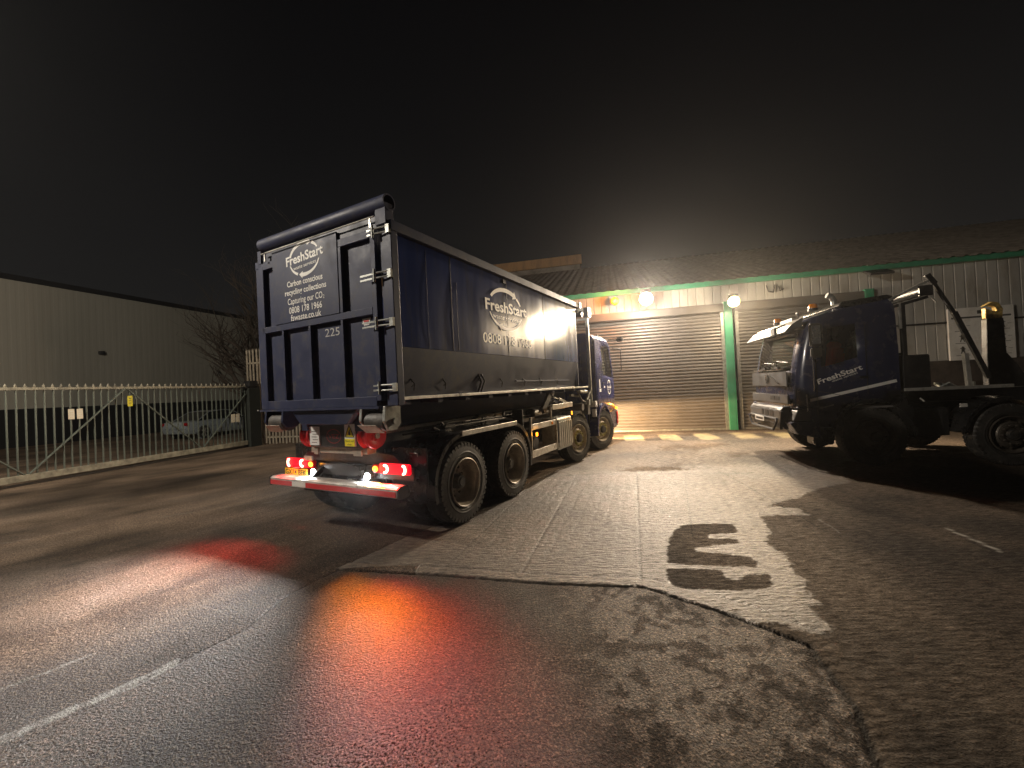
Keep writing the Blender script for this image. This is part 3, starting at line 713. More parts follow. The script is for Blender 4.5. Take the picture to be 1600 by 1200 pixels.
add_light('plate_fill_light','AREA',(-.80,.10,.84),.22,(1,.95,.85),A,.1,(0,.35,-1))  # housing and light added above the number plate to brighten it
# side guards
for sx in (1,-1):
    m=MB(); x=sx*1.22
    m.bar((x,3.16,1.03),(x,4.26,1.03),.03,.10); m.bar((x,3.16,.56),(x,4.26,.56),.03,.12)
    m.bar((x,3.16,.50),(x,3.16,1.20),.03,.04); m.bar((x,4.26,.50),(x,4.26,1.10),.03,.05); m.bar((x,4.05,1.1),(x,4.05,1.32),.03,.03)
    m.build('side_guard','alu',A,bev=.004)
m=MB(); m.span((.85,4.36,.44),(1.21,5.16,1.08)); m.build('air_tank_box','galv',A,bev=.03)
m=MB()
for i in range(7): m.span((1.21,4.44+i*.105,.50),(1.225,4.49+i*.105,1.0))
m.build('box_rib','alu',A,bev=.004)
for i in range(2): MB().span((1.212,4.372,.6),(1.228,4.40,1.05)).build('box_strap','blk',A) if i==0 else None
MB().span((1.24,3.3,.86),(1.262,3.36,.93),bev=.006).build('side_marker_lamp','E_amber',A)
MB().span((1.235,5.08,1.10),(1.255,5.12,1.18),bev=.006).build('side_marker_lamp','E_amber',A)
add_light('marker_light','POINT',(1.30,3.33,.9),1.2,(1,.4,.03),A,.03); add_light('marker_light','POINT',(1.30,5.1,1.14),1.2,(1,.4,.03),A,.03)
MB().span((1.235,4.02,1.0),(1.24,4.10,1.05)).build('reflector','amber',A); MB().span((1.236,3.2,1.0),(1.24,3.42,1.05)).build('reflector','whitep',A)
m=MB(); m.span((.9,3.1,.9),(1.1,3.14,1.35)); m.cyl((.7,3.6,.7),(1.1,3.6,.7),.12); m.cyl((.75,4.1,1.2),(.75,4.95,1.2),.11); m.path([(.9,4.4,1.25),(1.0,4.7,1.42),(.95,5.1,1.30)],.02); m.span((.5,3.2,1.1),(.95,3.9,1.16)); m.build('valve_block','blk',A,smooth=40)
m=MB(); m.cyl((.98,5.0,1.45),(.98,5.75,1.28),.045,n=20); m.cyl((.98,4.75,1.5),(.98,5.0,1.45),.025,n=14); m.build('hydraulic_ram','chrome',A,smooth=40)
m=MB(); m.span((1.10,4.3,1.26),(1.16,5.4,1.36)); m.build('silver_side_rail','alu',A,bev=.004)
m=MB(); m.bar((1.0,4.15,1.25),(1.0,4.6,1.62),.06,.14); m.cyl((.95,4.6,1.62),(1.05,4.6,1.62),.09); m.bar((.98,5.75,1.5),(.98,6.4,1.45),.05); m.path([(1.05,6.0,1.6),(1.1,6.2,1.35),(1.1,6.5,1.3),(1.12,6.7,1.45)],.018); m.cyl((.9,6.1,1.2),(1.15,6.1,1.2),.09); m.span((.95,6.45,1.0),(1.15,6.62,1.3)); m.build('container_lock','mud',A,smooth=40)
m=MB(); m.cyl((1.08,6.1,1.57),(1.08,6.6,1.55),.04,n=14); m.span((1.05,6.5,1.22),(1.17,6.6,1.36)); m.build('filter_canister','galv',A,smooth=40)
# hook tower and sheeter post behind the cab
m=MB(); m.bar((1.10,6.86,1.2),(1.10,6.86,3.62),.07); m.bar((-1.10,6.86,1.2),(-1.10,6.86,3.62),.07); m.bar((-1.15,6.86,3.62),(1.15,6.86,3.62),.08); m.bar((-.5,6.86,3.38),(1.1,6.86,3.38),.05); m.bar((1.1,6.86,1.6),(1.1,6.4,1.25),.05); m.build('sheeter_frame','galv',A,bev=.006)
m=MB(); m.cyl((-1.0,6.80,3.52),(1.0,6.80,3.52),.075,n=20); m.span((1.06,6.74,3.42),(1.18,6.95,3.66)); m.build('sheet_roller','blk',A,smooth=40)
m=MB(); m.prism([(6.1,1.2),(6.5,1.2),(6.62,2.4),(6.58,3.1),(6.48,3.1),(6.3,2.2)],'x',-.14,.14); m.path([(0,6.52,3.1),(0,6.38,3.28),(0,6.22,3.2)],.05); m.build('hook_arm','navy_dark',A,bev=.01)
# cab
def winA(a,b_,k):
    tg,tg2=a[2],b_[2]
    if k in (3,4) and tg=='R' and tg2=='R' and a[1]<=8.5 and b_[1]>=7.60 and a[1]>=7.6 and b_[1]<=8.5: return True
    if k in (3,4) and tg=='L' and tg2=='L' and a[1]>=7.6 and b_[1]<=8.5: return True
    if k in (3,4) and tg in 'F' and tg2 in 'F': return True
    return False
PA=dict(hw=1.21,yb=7.12,yf=8.84,rc=.2,side_y=[7.12,7.35,7.62,7.95,8.30,8.5],front_x=[-.95,-.5,0,.5,.95],bow=.06,slant_from=.9,
 levels=[(1.0,0,0),(1.35,0,0),(1.85,0,0),(1.95,0.02,0),(2.35,.12,.01),(2.74,.22,.03),(2.92,.30,.06),(3.03,.42,.16),(3.07,.6,.34)],
 zadj=lambda x,y,k:(.0 if k<8 else .0)+( -.12*max(0,(y-7.9)) if k==3 else 0), window=winA)
cs,cg=cab_shell(A,PA,'cab','glass')
m=MB(); m.span((-1.12,7.5,1.2),(1.12,8.7,1.24)); m.span((.25,7.5,1.4),(.8,7.65,2.2)); m.span((.25,7.5,1.3),(.8,8.0,1.5)); m.span((-.8,7.5,1.4),(-.25,7.65,2.2)); m.build('seat','seat',A,bev=.03)
m=MB()
for x in (-.7,-.25,.25,.7): m.span((x-.1,7.09,1.45),(x+.1,7.118,2.7))
m.span((-1.15,7.08,1.25),(1.15,7.116,1.35)); m.build('cab_back_rib','cab',A,bev=.01)
m=MB(); m.span((1.0,7.02,1.1),(1.2,7.14,2.9),bev=.03); m.build('cab_side_fairing','cab',A,smooth=40)
for sx in (1,-1):
    a=arch(A,'cab_wheel_arch',7.52,.58,.60,.85,1.245,-25,195,'cab',th=.03)
    if sx<0: a.scale.x=-1
m=MB(); m.span((-1.2,8.2,.45),(1.2,8.95,.98),bev=.04); m.span((1.0,6.95,.55),(1.2,7.0,1.2)); m.build('front_bumper','cabB',A,smooth=40)
m=MB()
for sx in (-1,1): m.span((sx*1.02,8.94,.62),(sx*.72,8.965,.80))
m.build('headlamp','E_head',A)
MB().span((1.19,8.7,.98),(1.235,8.86,1.05),bev=.01).build('front_indicator','E_amber',A); MB().span((1.19,8.8,.55),(1.22,8.93,.9),bev=.01).build('front_marker','redlens',A)
add_light('front_marker_light','POINT',(1.30,8.85,1.0),3,(1,.4,.05),A,.03)
add_light('headlamp_beam','SPOT',(.87,9.00,.72),1500,(1,.62,.30),A,.012,(.12,1,-.05),110,.3)
MB().span((.6,8.97,.742),(1.2,9.20,.752)).build('beam_cutoff_plate','blk',A)  # added plate that cuts the headlamp beam off straight at the top
m=MB(); m.span((.75,8.3,3.05),(.95,8.5,3.09)); m.cyl((.85,8.35,3.08),(.85,8.35,3.14),.06,n=14); m.cyl((.3,8.1,3.1),(.3,8.1,3.2),.07,n=14); m.bar((.2,8.4,3.12),(.9,8.4,3.12),.03); m.build('roof_lamp_bar','hub',A,smooth=40)
for x in (.4,.6): MB().cyl((x,8.45,3.15),(x,8.38,3.15),.06,n=16).build('spot_lamp','galv',A,smooth=40)
m=MB(); m.path([(1.15,8.5,2.98),(1.35,8.72,3.02)],.018); m.box((1.42,8.74,2.98),(.2,.12,.12),bev=.03); m.build('top_mirror','hub',A,smooth=40)
m=MB(); m.path([(1.2,8.7,2.75),(1.42,8.8,2.7),(1.42,8.8,2.1),(1.2,8.7,2.05)],.015); m.build('door_mirror_arm','hub',A)
m=MB(); pf=plane((1.2125,0,0),(0,1,0),(0,0,1)); m.arcarrow((8.16,1.63),.14,.19,150,45,.035,.03,pf,.04); m.arcarrow((8.16,1.63),.14,.19,-30,-135,.035,.03,pf,.04); m.arcarrow((8.16,1.63),.14,.19,30,-15,.02,.02,pf); m.arcarrow((8.16,1.63),.14,.19,210,165,.02,.02,pf); m.text('FreshStart',7.98,8.36,1.60,.07,pf,.02); m.text('waste services',8.03,8.31,1.555,.028,pf)
m.span((1.212,7.27,1.62),(1.214,7.35,1.85)); m.span((1.212,7.27,1.60),(1.214,7.42,1.52)); m.span((1.212,7.66,1.62),(1.214,7.78,1.66)); m.build('door_lettering','white',A)
m=MB(); m.box((1.2115,7.52,1.9),(.004,.012,1.5)); m.box((1.2115,8.52,1.75),(.004,.012,1.1)); m.box((1.22,7.62,1.75),(.02,.12,.03)); m.build('door_seam','ink',A)
m=MB(); m.span((.99,6.9,.62),(1.02,7.02,1.25)); m.build('mud_flap','blkgloss',A)
m=MB(); m.span((1.05,6.92,1.15),(1.2,7.06,1.30),bev=.01); m.span((1.1,6.9,.9),(1.2,7.0,1.1),bev=.01); m.build('junction_box','whitep',A)

# ------------------------------------------------------------------ CONTAINER
C=empty('waste_container',TA@Matrix.Translation((0,0,1.40)),'long navy steel waste container with white lettering, loaded on the blue lorry','container')
_mi=MB
class MC(MB):
    def build(s,name,mt,parent=None,**k):
        if parent is C:
            for v in s.bm.verts: v.co.z-=1.40
        else:
            for v in s.bm.verts: v.co.z-=1.40
        return MB.build(s,name,mt,parent,**k)
L_=5.78
# side panels: slightly dished sheet, with fold
def side(sx):
    m=MC(); nyy=60; prof=[(1.19,3.50),(1.188,3.3),(1.184,3.0),(1.184,2.7),(1.188,2.45),(1.192,2.25)]
    rows=[]
    for i in range(nyy+1):
        y=.10+(L_-.10)*i/nyy; row=[]
        for x,z in prof:
            b=.004*math.sin(y*2.1+z*1.7)+.003*math.sin(y*4.4-z*2.9+1); row.append(m.bm.verts.new((sx*(x+b*(1 if 2.3<z<3.45 else 0)),y,z)))
        rows.append(row)
    for i in range(nyy):
        for j in range(len(prof)-1): m.bm.faces.new((rows[i][j],rows[i+1][j],rows[i+1][j+1],rows[i][j+1]))
    return m.build('side_panel','navy',C,smooth=30)
side(1); side(-1)
for sx in (-1,1):
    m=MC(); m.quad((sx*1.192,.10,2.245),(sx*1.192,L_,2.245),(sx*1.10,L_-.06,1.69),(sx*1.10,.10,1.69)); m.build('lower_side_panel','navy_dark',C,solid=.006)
    m=MC(); m.span((sx*1.175,.0,3.49),(sx*1.26,L_+.12,3.60)); m.build('top_rail','navy_door',C,bev=.006)
    m=MC(); m.span((sx*1.02,.1,1.655),(sx*1.16,L_+.75,1.69)); m.build('floor_flange','alu' if sx>0 else 'navy_dark',C,bev=.003)
    m=MC(); m.span((sx*.44,.1,1.31),(sx*.56,L_+.7,1.60)); m.build('skid_beam','navy_dark',C,bev=.004)
    m=MC(); m.span((sx*.8,.1,1.44),(sx*.83,L_-.1,1.63)); m.build('floor_side_beam','navy_dark',C)
    for i in range(10): MC().span((sx*.4,.22+i*.6,1.60),(sx*1.12,.32+i*.6,1.654)).build('floor_crossmember','galv' if False else 'navy_door',C)
m=MC(); m.span((-1.18,L_,1.7),(1.18,L_+.04,3.55)); m.build('front_end_panel','navy_dark',C)
m=MC(); m.span((-1.02,.1,1.66),(1.02,L_,1.68)); m.build('floor','navy_dark',C)
m=MC(); m.span((1.255,L_+.085,3.50),(1.285,L_+.135,3.62)); m.cyl((1.2,L_+.1,3.46),(1.2,L_+.1,3.40),.03,n=10); m.build('corner_bracket','alu',C)
# seams on side sheets
m=MC()
for y in (1.10,2.58,4.0): 
    m.box((1.193,y,2.87),(.006,.012,1.24))
m.box((1.193,1.22,2.72),(.004,.006,.9)); m.box((1.193,.62,2.85),(.003,.006,1.2))
m.box((1.2,2.50,3.44),(.02,.09,.06))
m.build('sheet_seam','navy_door',C,bev=.002)
# lashing hooks
m=None
for y in (.35,.93,1.75,2.36,3.14,3.82,4.61):
    m=MC(); m.path([(1.13,y-.02,1.90),(1.17,y,1.83),(1.14,y+.02,1.76)],.006,6); m.path([(1.17,y,1.83),(1.15,y-.03,1.80)],.005,6); m.path([(1.13,y+.0,1.86),(1.13,y+.035,1.93)],.007,6); m.build('rope_hook','blk',C)
for yy in (1.72,1.80): m=MC(); m.path([(1.14,yy,1.96),(1.18,yy+.02,1.85),(1.13,yy,1.70)],.011,8); m.build('latch_lever','ink',C)
m=MC(); m.bar((1.14,2.86,1.845),(1.14,5.3,1.845),.012,.022); m.build('rope_rail','navy_door',C)
# rear posts
for sx in (-1,1):
    m=MC(); m.span((sx*1.09,.0,1.60),(sx*1.25,.10,3.52)); m.build('corner_post','navy_door',C,bev=.008)
# rear door
D=empty('rear_door',(0,0,0),parent=C)
class MD(MC): pass
def dspan(m,x0,x1,z0,z1,y0,y1): m.span((x0,y0,z0),(x1,y1,z1))
m=MC(); dspan(m,-1.20,1.00,1.66,3.56,.055,.085); m.build('door_panel','navy_door',D)
m=MC()
dspan(m,-1.22,-1.15,1.66,3.56,.002,.053); dspan(m,.93,1.00,1.66,3.56,.002,.053)
dspan(m,-1.15,.93,1.60,1.71,.002,.053); dspan(m,-1.15,.93,3.47,3.56,.002,.053)
m.build('door_frame','navy_door',D,bev=.005)
m=MC(); 
dspan(m,-1.148,.928,2.62,2.70,0.0,.052)
for x in (-.71,-.17,.42): dspan(m,x-.02,x+.02,1.712,2.618,0.0,.052)
dspan(m,.40,.45,2.702,3.468,0.0,.052)
m.build('door_rib','navy_door',D,bev=.004)
MC().span((-.86,-.008,2.702),(.398,.015,3.655)).build('sign_plate','navy_door',D,bev=.003)
MC().span((-1.22,-.045,1.575),(1.0,.02,1.60)).build('bottom_lip','navy_door',D)
# hinges
for z in (3.50,3.02,2.50,1.80):
    m=MC()
    for dz in (-.028,.028): m.cyl((1.0,-.045,z+dz),(1.22,-.02,z+dz),.010,n=8)
    m.span((.80 if z in (3.02,2.50) else .93,-.04,z-.035),(1.01,-.03,z-.015)); m.span((.80 if z in (3.02,2.50) else .93,-.04,z+.015),(1.01,-.03,z+.035))
    m.cyl((1.03,-.05,z-.07),(1.03,-.05,z+.07),.013,n=10); m.span((1.2,-.03,z-.045),(1.25,.0,z+.045))
    m.build('door_hinge','galv',D,smooth=40)
# top tube
m=MC(); m.lathe([(-1.10,.075),(-1.10,.092),(1.22,.092),(1.22,.075)],(0,.03,3.80),n=28); m.lathe([(1.22,.075),(-1.10,.075)],(0,.03,3.80),n=28); m.build('sheet_tube','navy_door',C,smooth=40)
m=MC(); m.span((1.06,-.03,3.56),(1.215,.09,3.79)); m.span((-1.2,-.0,3.56),(-1.12,.06,3.74)); m.build('tube_bracket','navy_door',C,bev=.005)
m=MC(); m.cyl((-1.05,-.035,3.665),(1.05,-.035,3.665),.009,n=8); 
for x in (-.98,.98): m.span((x-.01,-.035,3.56),(x+.01,-.02,3.665))
m.build('lifting_rod','alu',C)
m=MC(); m.span((-1.15,.02,3.56),(1.06,.06,3.70)); m.build('top_cover_plate','navy_dark',C)
# bottom structures at the rear
m=MC(); m.prism([(-.62,1.58),(.62,1.58),(.42,1.40),(-.42,1.40)],'y',.0,.10); m.build('rear_sill_plate','navy_dark',C,bev=.004)
for sx in (-1,1):
    m=MC(); m.prism([(-.04,1.60),(.18,1.60),(.18,1.40),(.12,1.33),(-.0,1.33),(-.06,1.44)],'x',sx*1.06,sx*1.10); m.prism([(-.04,1.60),(.18,1.60),(.18,1.40),(.12,1.36),(-.0,1.36),(-.06,1.44)],'x',sx*.70,sx*.74); m.build('roller_bracket','galv' if sx>0 else 'navy_dark',C,bev=.004)
    MC().cyl((sx*.76,.07,1.43),(sx*1.04,.07,1.43),.115,n=28).build('container_roller','mud',C,smooth=40)
    MC().cyl((sx*1.10,.07,1.43),(sx*1.135,.07,1.43),.035,n=14).build('roller_bolt','galv',C)
    m=MC(); m.quad((sx*.72,-.10,1.40),(sx*1.0,-.10,1.40),(sx*1.05,-.02,1.31),(sx*.77,-.02,1.31)); m.build('scraper_plate','rail',C,solid=.006)
# lettering, rear
pr=plane((0,-.0105,0),(1,0,0),(0,0,1))
m=MC(); c=(-.20,3.46)
p3=rot2(pr,c,3)
m.text('FreshStart',-.56,.16,3.435,.115,p3,.025); m.text('waste services',-.42,.02,3.355,.045,p3,.008)
m.arcarrow(c,.285,.20,165,75,.035,.05,pr,.045); m.arcarrow(c,.285,.20,58,28,.04,.02,pr); m.arcarrow(c,.285,.20,-14,-98,.018,.05,pr,.045); m.arcarrow(c,.285,.20,195,243,.018,.035,pr)
for tx,a,b_,z,h,bd in (('Carbon conscious',-.56,.13,3.15,.072,.018),('recycling collections',-.61,.19,3.045,.072,.018),('Capturing our CO',-.56,.115,2.925,.08,.006),('2',.122,.148,2.915,.045,0),('0808 178 1966',-.54,.10,2.81,.082,.010),('fswaste.co.uk',-.51,.08,2.715,.08,.010)): m.text(tx,a,b_,z,h,pr,bd)
m.build('rear_lettering','white',C)
m=MC(); m.text('225',.05,.31,2.46,.10,plane((0,.053,0),(1,0,0),(0,0,1))); m.build('fleet_number','chalk',C)
m=MC(); m.prism([(.70,2.60),(.84,2.60),(.81,2.52),(.73,2.52)],'y',.050,.0535); m.build('rear_sticker','whitep',C)
m=MC(); m.box((.77,.0488,2.568),(.08,.002,.018)); m.box((.77,.0488,2.545),(.05,.002,.006)); m.build('sticker_print','redtape',C)
# lettering, side
ps=plane((1.197,0,0),(0,1,0),(0,0,1)); c=(2.55,2.99)
m=MC(); m.text('FreshStart',1.92,3.26,2.94,.17,rot2(ps,c,1.5),.025); m.text('waste services',2.12,3.0,2.82,.07,ps,.006)
m.arcarrow(c,.53,.31,150,62,.05,.075,ps,.075); m.arcarrow(c,.53,.31,48,24,.05,.025,ps); m.arcarrow(c,.53,.31,-18,-108,.02,.06,ps,.065); m.arcarrow(c,.53,.31,197,240,.02,.045,ps)
m.text('0808 178 1966',1.82,3.41,2.42,.155,ps,.006); m.build('side_lettering','white',C)

# ------------------------------------------------------------------ TRUCK B
B=empty('hooklift_truck',TB,'dark navy hooklift lorry without a container, parked side-on before the shed','lorry')
m=MB()
for sx in (-1,1): m.span((sx*.38,-8.2,.80),(sx*.46,.9,1.08)); m.span((sx*.34,-8.0,1.085),(sx*.46,-1.0,1.30))
for y in (-7.5,-6,-4.5,-3.2,-1.2,.3): m.span((-.38,y,.86),(.38,y+.12,1.04))
for y in (0,-1.98,-5.3,-6.65): m.cyl((-.95,y,.52),(.95,y,.52),.08)
m.span((-.95,-1.30,.50),(-.5,-.75,1.0)); m.span((.5,-1.35,.45),(.95,-.7,1.0)); m.cyl((-.5,-3.6,.75),(.5,-3.6,.75),.22); m.span((-.4,-.4,.5),(.4,.8,1.0))
m.build('chassis_frame','blk',B,bev=.006)
q1=front_wheel(B,(-1.10,0,.53),PI,'rimdark',False); wheel_copy(q1,B,(-1.10,-1.98,.53),0,True); wheel_copy(q1,B,(1.10,0,.53)); wheel_copy(q1,B,(1.10,-1.98,.53))
q2=rear_wheel(B,(-1.09,-5.3,.53),PI); wheel_copy(q2,B,(-1.09,-6.65,.53),0,True); wheel_copy(q2,B,(1.09,-5.3,.53)); wheel_copy(q2,B,(1.09,-6.65,.53))
for sx in (1,-1):
    for nm,yc,a0,a1 in (('mudguard',-1.98,5,175),('rear_mudguard',-5.3,0,180)):
        a=arch(B,nm,yc,.52,.64,.78,1.24,a0,a1,'blkgloss',yc2=yc if nm=='mudguard' else -6.65)
        if sx<0: a.scale.x=-1
    m=MB(); m.span((sx*1.20,-2.05,1.33),(sx*1.24,-.50,1.385)); m.build('side_rail','alu',B,bev=.004)
m=MB(); m.span((-1.2,-2.05,1.30),(1.2,-.48,1.329)); m.span((-1.2,-8,1.30),(-.5,-3.0,1.329)); m.build('deck_plate','blk',B)
def winB(a,b_,k):
    tg,tg2=a[2],b_[2]
    if k in (3,4):
        if tg==tg2 and tg in 'LR' and min(a[1],b_[1])>=.18 and max(a[1],b_[1])<=.80: return True
        if tg==tg2=='F': return True
    if k==0 and tg==tg2 and tg in 'LR' and min(a[1],b_[1])>=-.46 and max(a[1],b_[1])<=.47: return None
    return False
def zB(x,y,k):
    if k==3: return .08-.25*(y-.2) if abs(x)>1.19 else -.10      # raked sill line
    if k in (5,): return -.10*(y-.2)
    if k>=6: return -.15*(y-.2)
    return 0
PB=dict(hw=1.22,yb=-.44,yf=1.18,rc=.24,side_y=[-.44,-.1,.19,.47,.63,.80],front_x=[-.9,-.45,0,.45,.9],bow=.07,slant_from=.85,
 levels=[(.72,0,0),(1.14,-.02,0),(1.50,0,0),(1.90,.03,.0),(2.2,.10,.01),(2.60,.18,.03),(2.76,.20,.05),(2.92,.32,.12),(2.98,.50,.30)],zadj=zB,window=winB)
cb,cbg=cab_shell(B,PB,'cabB','glass')
m=MB()
m.span((-1.15,-.38,1.05),(1.15,.9,1.10)); m.build('cab_floor','seat',B)
for sx in (-1,1):
    m=MB(); m.span((sx*.45,.10,1.30),(sx*.98,.62,1.55),bev=.04); m.box((sx*.71,.14,1.85),(.46,.14,.72),(8,0,0),bev=.05); m.build('seat','seat',B,smooth=40)
m=MB(); m.span((-1.1,.75,1.55),(1.1,1.05,1.86),bev=.05); m.lathe([(-.02,.20),(0,.215),(.02,.20),(0,.185),(-.02,.20)],(-.6,.62,1.90),n=24,axis='y'); m.build('dashboard','hub',B,smooth=40)
# hi-vis jacket hung over the near seat
jk=MB(); jk.box((-.80,.36,2.02),(.34,.20,.50),(6,0,4),bev=.08); jk.box((-1.0,.40,1.95),(.11,.18,.40),(14,8,0),bev=.05); jk.sphere((-.80,.36,2.24),.12,(1.3,.9,.7))
for v in jk.bm.verts: v.co=TB@v.co
jk=jk.build('hi_vis_jacket','orange',None,smooth=50); tag(jk,'orange hi-vis jacket seen through the side window of the parked lorry','jacket')
# grey painted front: grille, bumper
m=MB(); m.span((-1.0,1.24,1.16),(1.0,1.275,1.34),bev=.012); m.build('lower_grille','cabgrey',B,smooth=40)
m=MB(); m.span((-.98,1.245,1.50),(.98,1.27,1.80),bev=.012); m.build('upper_grille','cabgrey',B,smooth=40)
m=MB(); m.bar((-.6,1.285,1.56),(-.05,1.285,1.76),.012,.025); m.bar((.05,1.285,1.56),(-.05,1.285,1.76),.012,.02)
m.span((-.35,1.276,1.22),(-.14,1.282,1.30)); m.span((-.6,1.276,1.22),(-.39,1.282,1.30)); m.build('grille_opening','ink',B)
m=MB(); m.lathe([(-.006,.05),(-.006,.066),(.006,.066),(.006,.05)],(0,1.29,1.66),n=24,axis='y'); m.bar((.03,1.29,1.69),(.065,1.29,1.74),.012); m.bar((-.8,1.288,1.83),(.8,1.288,1.85),.015,.02); m.build('front_emblem','chrome',B)
m=MB(); m.text('VOLVO',.18,-.18,1.40,.04,plane((0,1.262,0),(1,0,0),(0,0,1)),.01); m.build('front_lettering','chrome',B)
m=MB(); m.prism([(1.0,.62),(1.30,.66),(1.38,.78),(1.38,1.02),(1.32,1.10),(1.0,1.12)],'x',-.88,.88); m.build('front_bumper','cabgrey',B,bev=.02)
for sx in (-1,1):
    m=MB(); m.prism([(.84,.52),(1.22,.60),(1.30,.74),(1.34,.80),(1.30,.84),(.84,.84)],'x',sx*.89,sx*1.235); m.prism([(.84,1.06),(1.22,1.06),(1.20,1.13),(.84,1.14)],'x',sx*.89,sx*1.235); m.build('bumper_corner','cabB',B,bev=.03)
    m=MB(); m.prism([(.98,.85),(1.28,.85),(1.20,1.05),(.98,1.05)],'x',sx*.90,sx*1.215); o=m.build('headlamp','cabgrey',B,bev=.02)
    m=MB()
    for z in (.90,.98): m.sphere((sx*1.02,1.25-(z-.85)*.4,z),.045,(1,.5,.8)); m.sphere((sx*1.17,1.20-(z-.85)*.4,z),.04,(1,.6,.7))
    m.build('headlamp_reflector','chrome',o,smooth=60)
m=MB(); m.span((-.55,1.381,.90),(-.35,1.386,1.02)); m.span((-.28,1.381,.90),(-.10,1.386,1.02)); m.span((.0,1.381,.90),(.1,1.386,1.02)); m.span((-.75,1.381,1.05),(.75,1.386,1.065)); m.span((-.60,1.36,.68),(.60,1.384,.76)); m.build('bumper_opening','ink',B)
m=MB(); m.path([(-.75,1.40,.86),(-.80,1.42,.80),(-.62,1.42,.64),(.62,1.42,.64),(.80,1.42,.80),(.75,1.40,.86),(-.75,1.40,.86)],.022,8); m.bar((-.92,1.36,1.02),(-.84,1.36,.66),.05,.02); m.build('bull_bar','cabgrey',B,smooth=40)
MB().span((-.20,1.44,.775),(.32,1.45,.875)).build('number_plate','whitep',B)
m=MB(); m.box((.06,1.4515,.825),(.40,.002,.045)); m.build('plate_print','ink',B)
# visor, wipers, mirror, beacons, exhaust
m=MB(); m.prism([(1.02,2.62),(1.30,2.52),(1.31,2.545),(1.18,2.68),(.98,2.80)],'x',-1.12,1.12); m.build('sun_visor','cabgrey',B,bev=.01)
m=MB()
for x in (-.5,.2): m.path([(x,1.27,1.88),(x+.02,1.24,2.0),(x-.5,1.235,1.96)],.01,6); m.box((x-.1,1.29,1.87),(.2,.05,.04))
m.build('wiper','ink',B)
m=MB(); m.path([(-1.22,.84,2.62),(-1.40,.95,2.62),(-1.40,.95,2.0),(-1.22,.86,1.94)],.016,8); m.box((-1.42,.93,2.42),(.06,.2,.42),bev=.02); m.box((-1.42,.93,2.10),(.06,.18,.18),bev=.02); m.build('door_mirror','hub',B,smooth=40)
m=MB(); m.box((-1.42,.828,2.42),(.05,.006,.36)); m.box((-1.455,.93,2.42),(.004,.14,.34)); m.build('mirror_glass','chrome',B)
m=MB(); m.path([(-.9,1.22,2.70),(-1.0,1.42,2.62)],.015,8); m.box((-1.0,1.45,2.56),(.22,.05,.16),bev=.02); m.build('kerb_mirror','cabgrey',B,smooth=40)
for p in ((-.85,.70,2.93),(.45,.85,2.85)):
    bc=empty('roof_beacon',p,parent=B); MB().cyl((0,0,0),(0,0,.05),.085,n=20).build('beacon_base','hub',bc,smooth=40); MB().lathe([(.05,.075),(.11,.072),(.135,.05),(.14,.0001)],n=20,axis='z').build('beacon_lens','amber',bc,smooth=50)
m=MB(); m.path([(-.55,.85,2.80),(-.6,.86,2.9)],.02); m.sphere((-.6,.86,2.93),.04); m.span((-.4,.8,2.80),(.2,.9,2.88)); m.build('roof_horn','galv',B,smooth=40)
m=MB(); m.path([(-.55,.18,2.85),(-.55,.20,3.14),(-.55,.24,3.22),(-.55,.32,3.26)],.055,16); m.build('exhaust_stack','galv',B,smooth=50)
m=MB(); m.prism([(.38,2.96),(.30,3.04),(-.40,3.10),(-.50,3.06),(-.50,2.90),(-.2,2.86),(.1,2.88)],'x',-1.08,1.08); m.build('roof_deflector','blkgloss',B,bev=.025)
m=MB(); m.path([(-1.225,1.04,1.35),(-1.225,1.04,1.02)],.012,8); m.path([(-1.23,.92,1.40),(-1.25,.92,1.45),(-1.25,.92,1.95),(-1.23,.92,2.0)],.010,6); m.build('grab_handle','chrome',B)
m=MB(); m.box((-1.2225,.87,1.7),(.004,.012,1.5)); m.box((-1.2225,.06,1.95),(.004,.012,1.3)); m.box((-1.2225,.47,1.30),(.004,.82,.010),(14,0,0)); m.box((-1.235,.12,1.62),(.02,.13,.035)); m.build('door_seam','ink',B)
pl=plane((-1.2245,0,0),(0,-1,0),(0,0,1))  # x -> rearward
m=MB(); tp=rot2(pl,(-.84,1.52),18.7); m.text('FreshStart',-.84,-.84+.76,1.52,.095,tp,.025); m.text('waste services',-.62,-.62+.44,1.475,.04,tp,.006)
sp=rot2(pl,(-.99,1.225),12.3)
m.bm.faces.new([m.bm.verts.new(sp@Vector(p)) for p in ((-.99,1.20,0),(.42,1.20,0),(.42,1.255,0),(-.99,1.255,0))]); m.build('cab_lettering','white',B)
m=MB(); m.box((-1.2235,.82,1.085),(.004,.06,.045)); m.box((-1.2235,.70,1.11),(.004,.18,.018),(-14,0,0)); m.build('model_lettering','galv',B)
a=arch(B,'cab_wheel_arch',0,.55,.62,.85,1.235,0,180,'blkgloss',th=.04)
a=arch(B,'cab_wheel_arch',0,.55,.62,-1.235,-.85,0,180,'blkgloss',th=.04)
m=MB(); m.span((-1.2,.62,.40),(-.9,.95,.70),bev=.02); m.span((-1.21,.66,.50),(-1.14,.92,.53)); m.build('cab_step','blkgloss',B)
m=MB(); m.prism([(-.42,.55),(-.62,.50),(-.62,1.0),(-.50,1.28),(-.36,1.28)],'x',-1.22,-.9); m.build('step_panel','blkgloss',B,bev=.01)
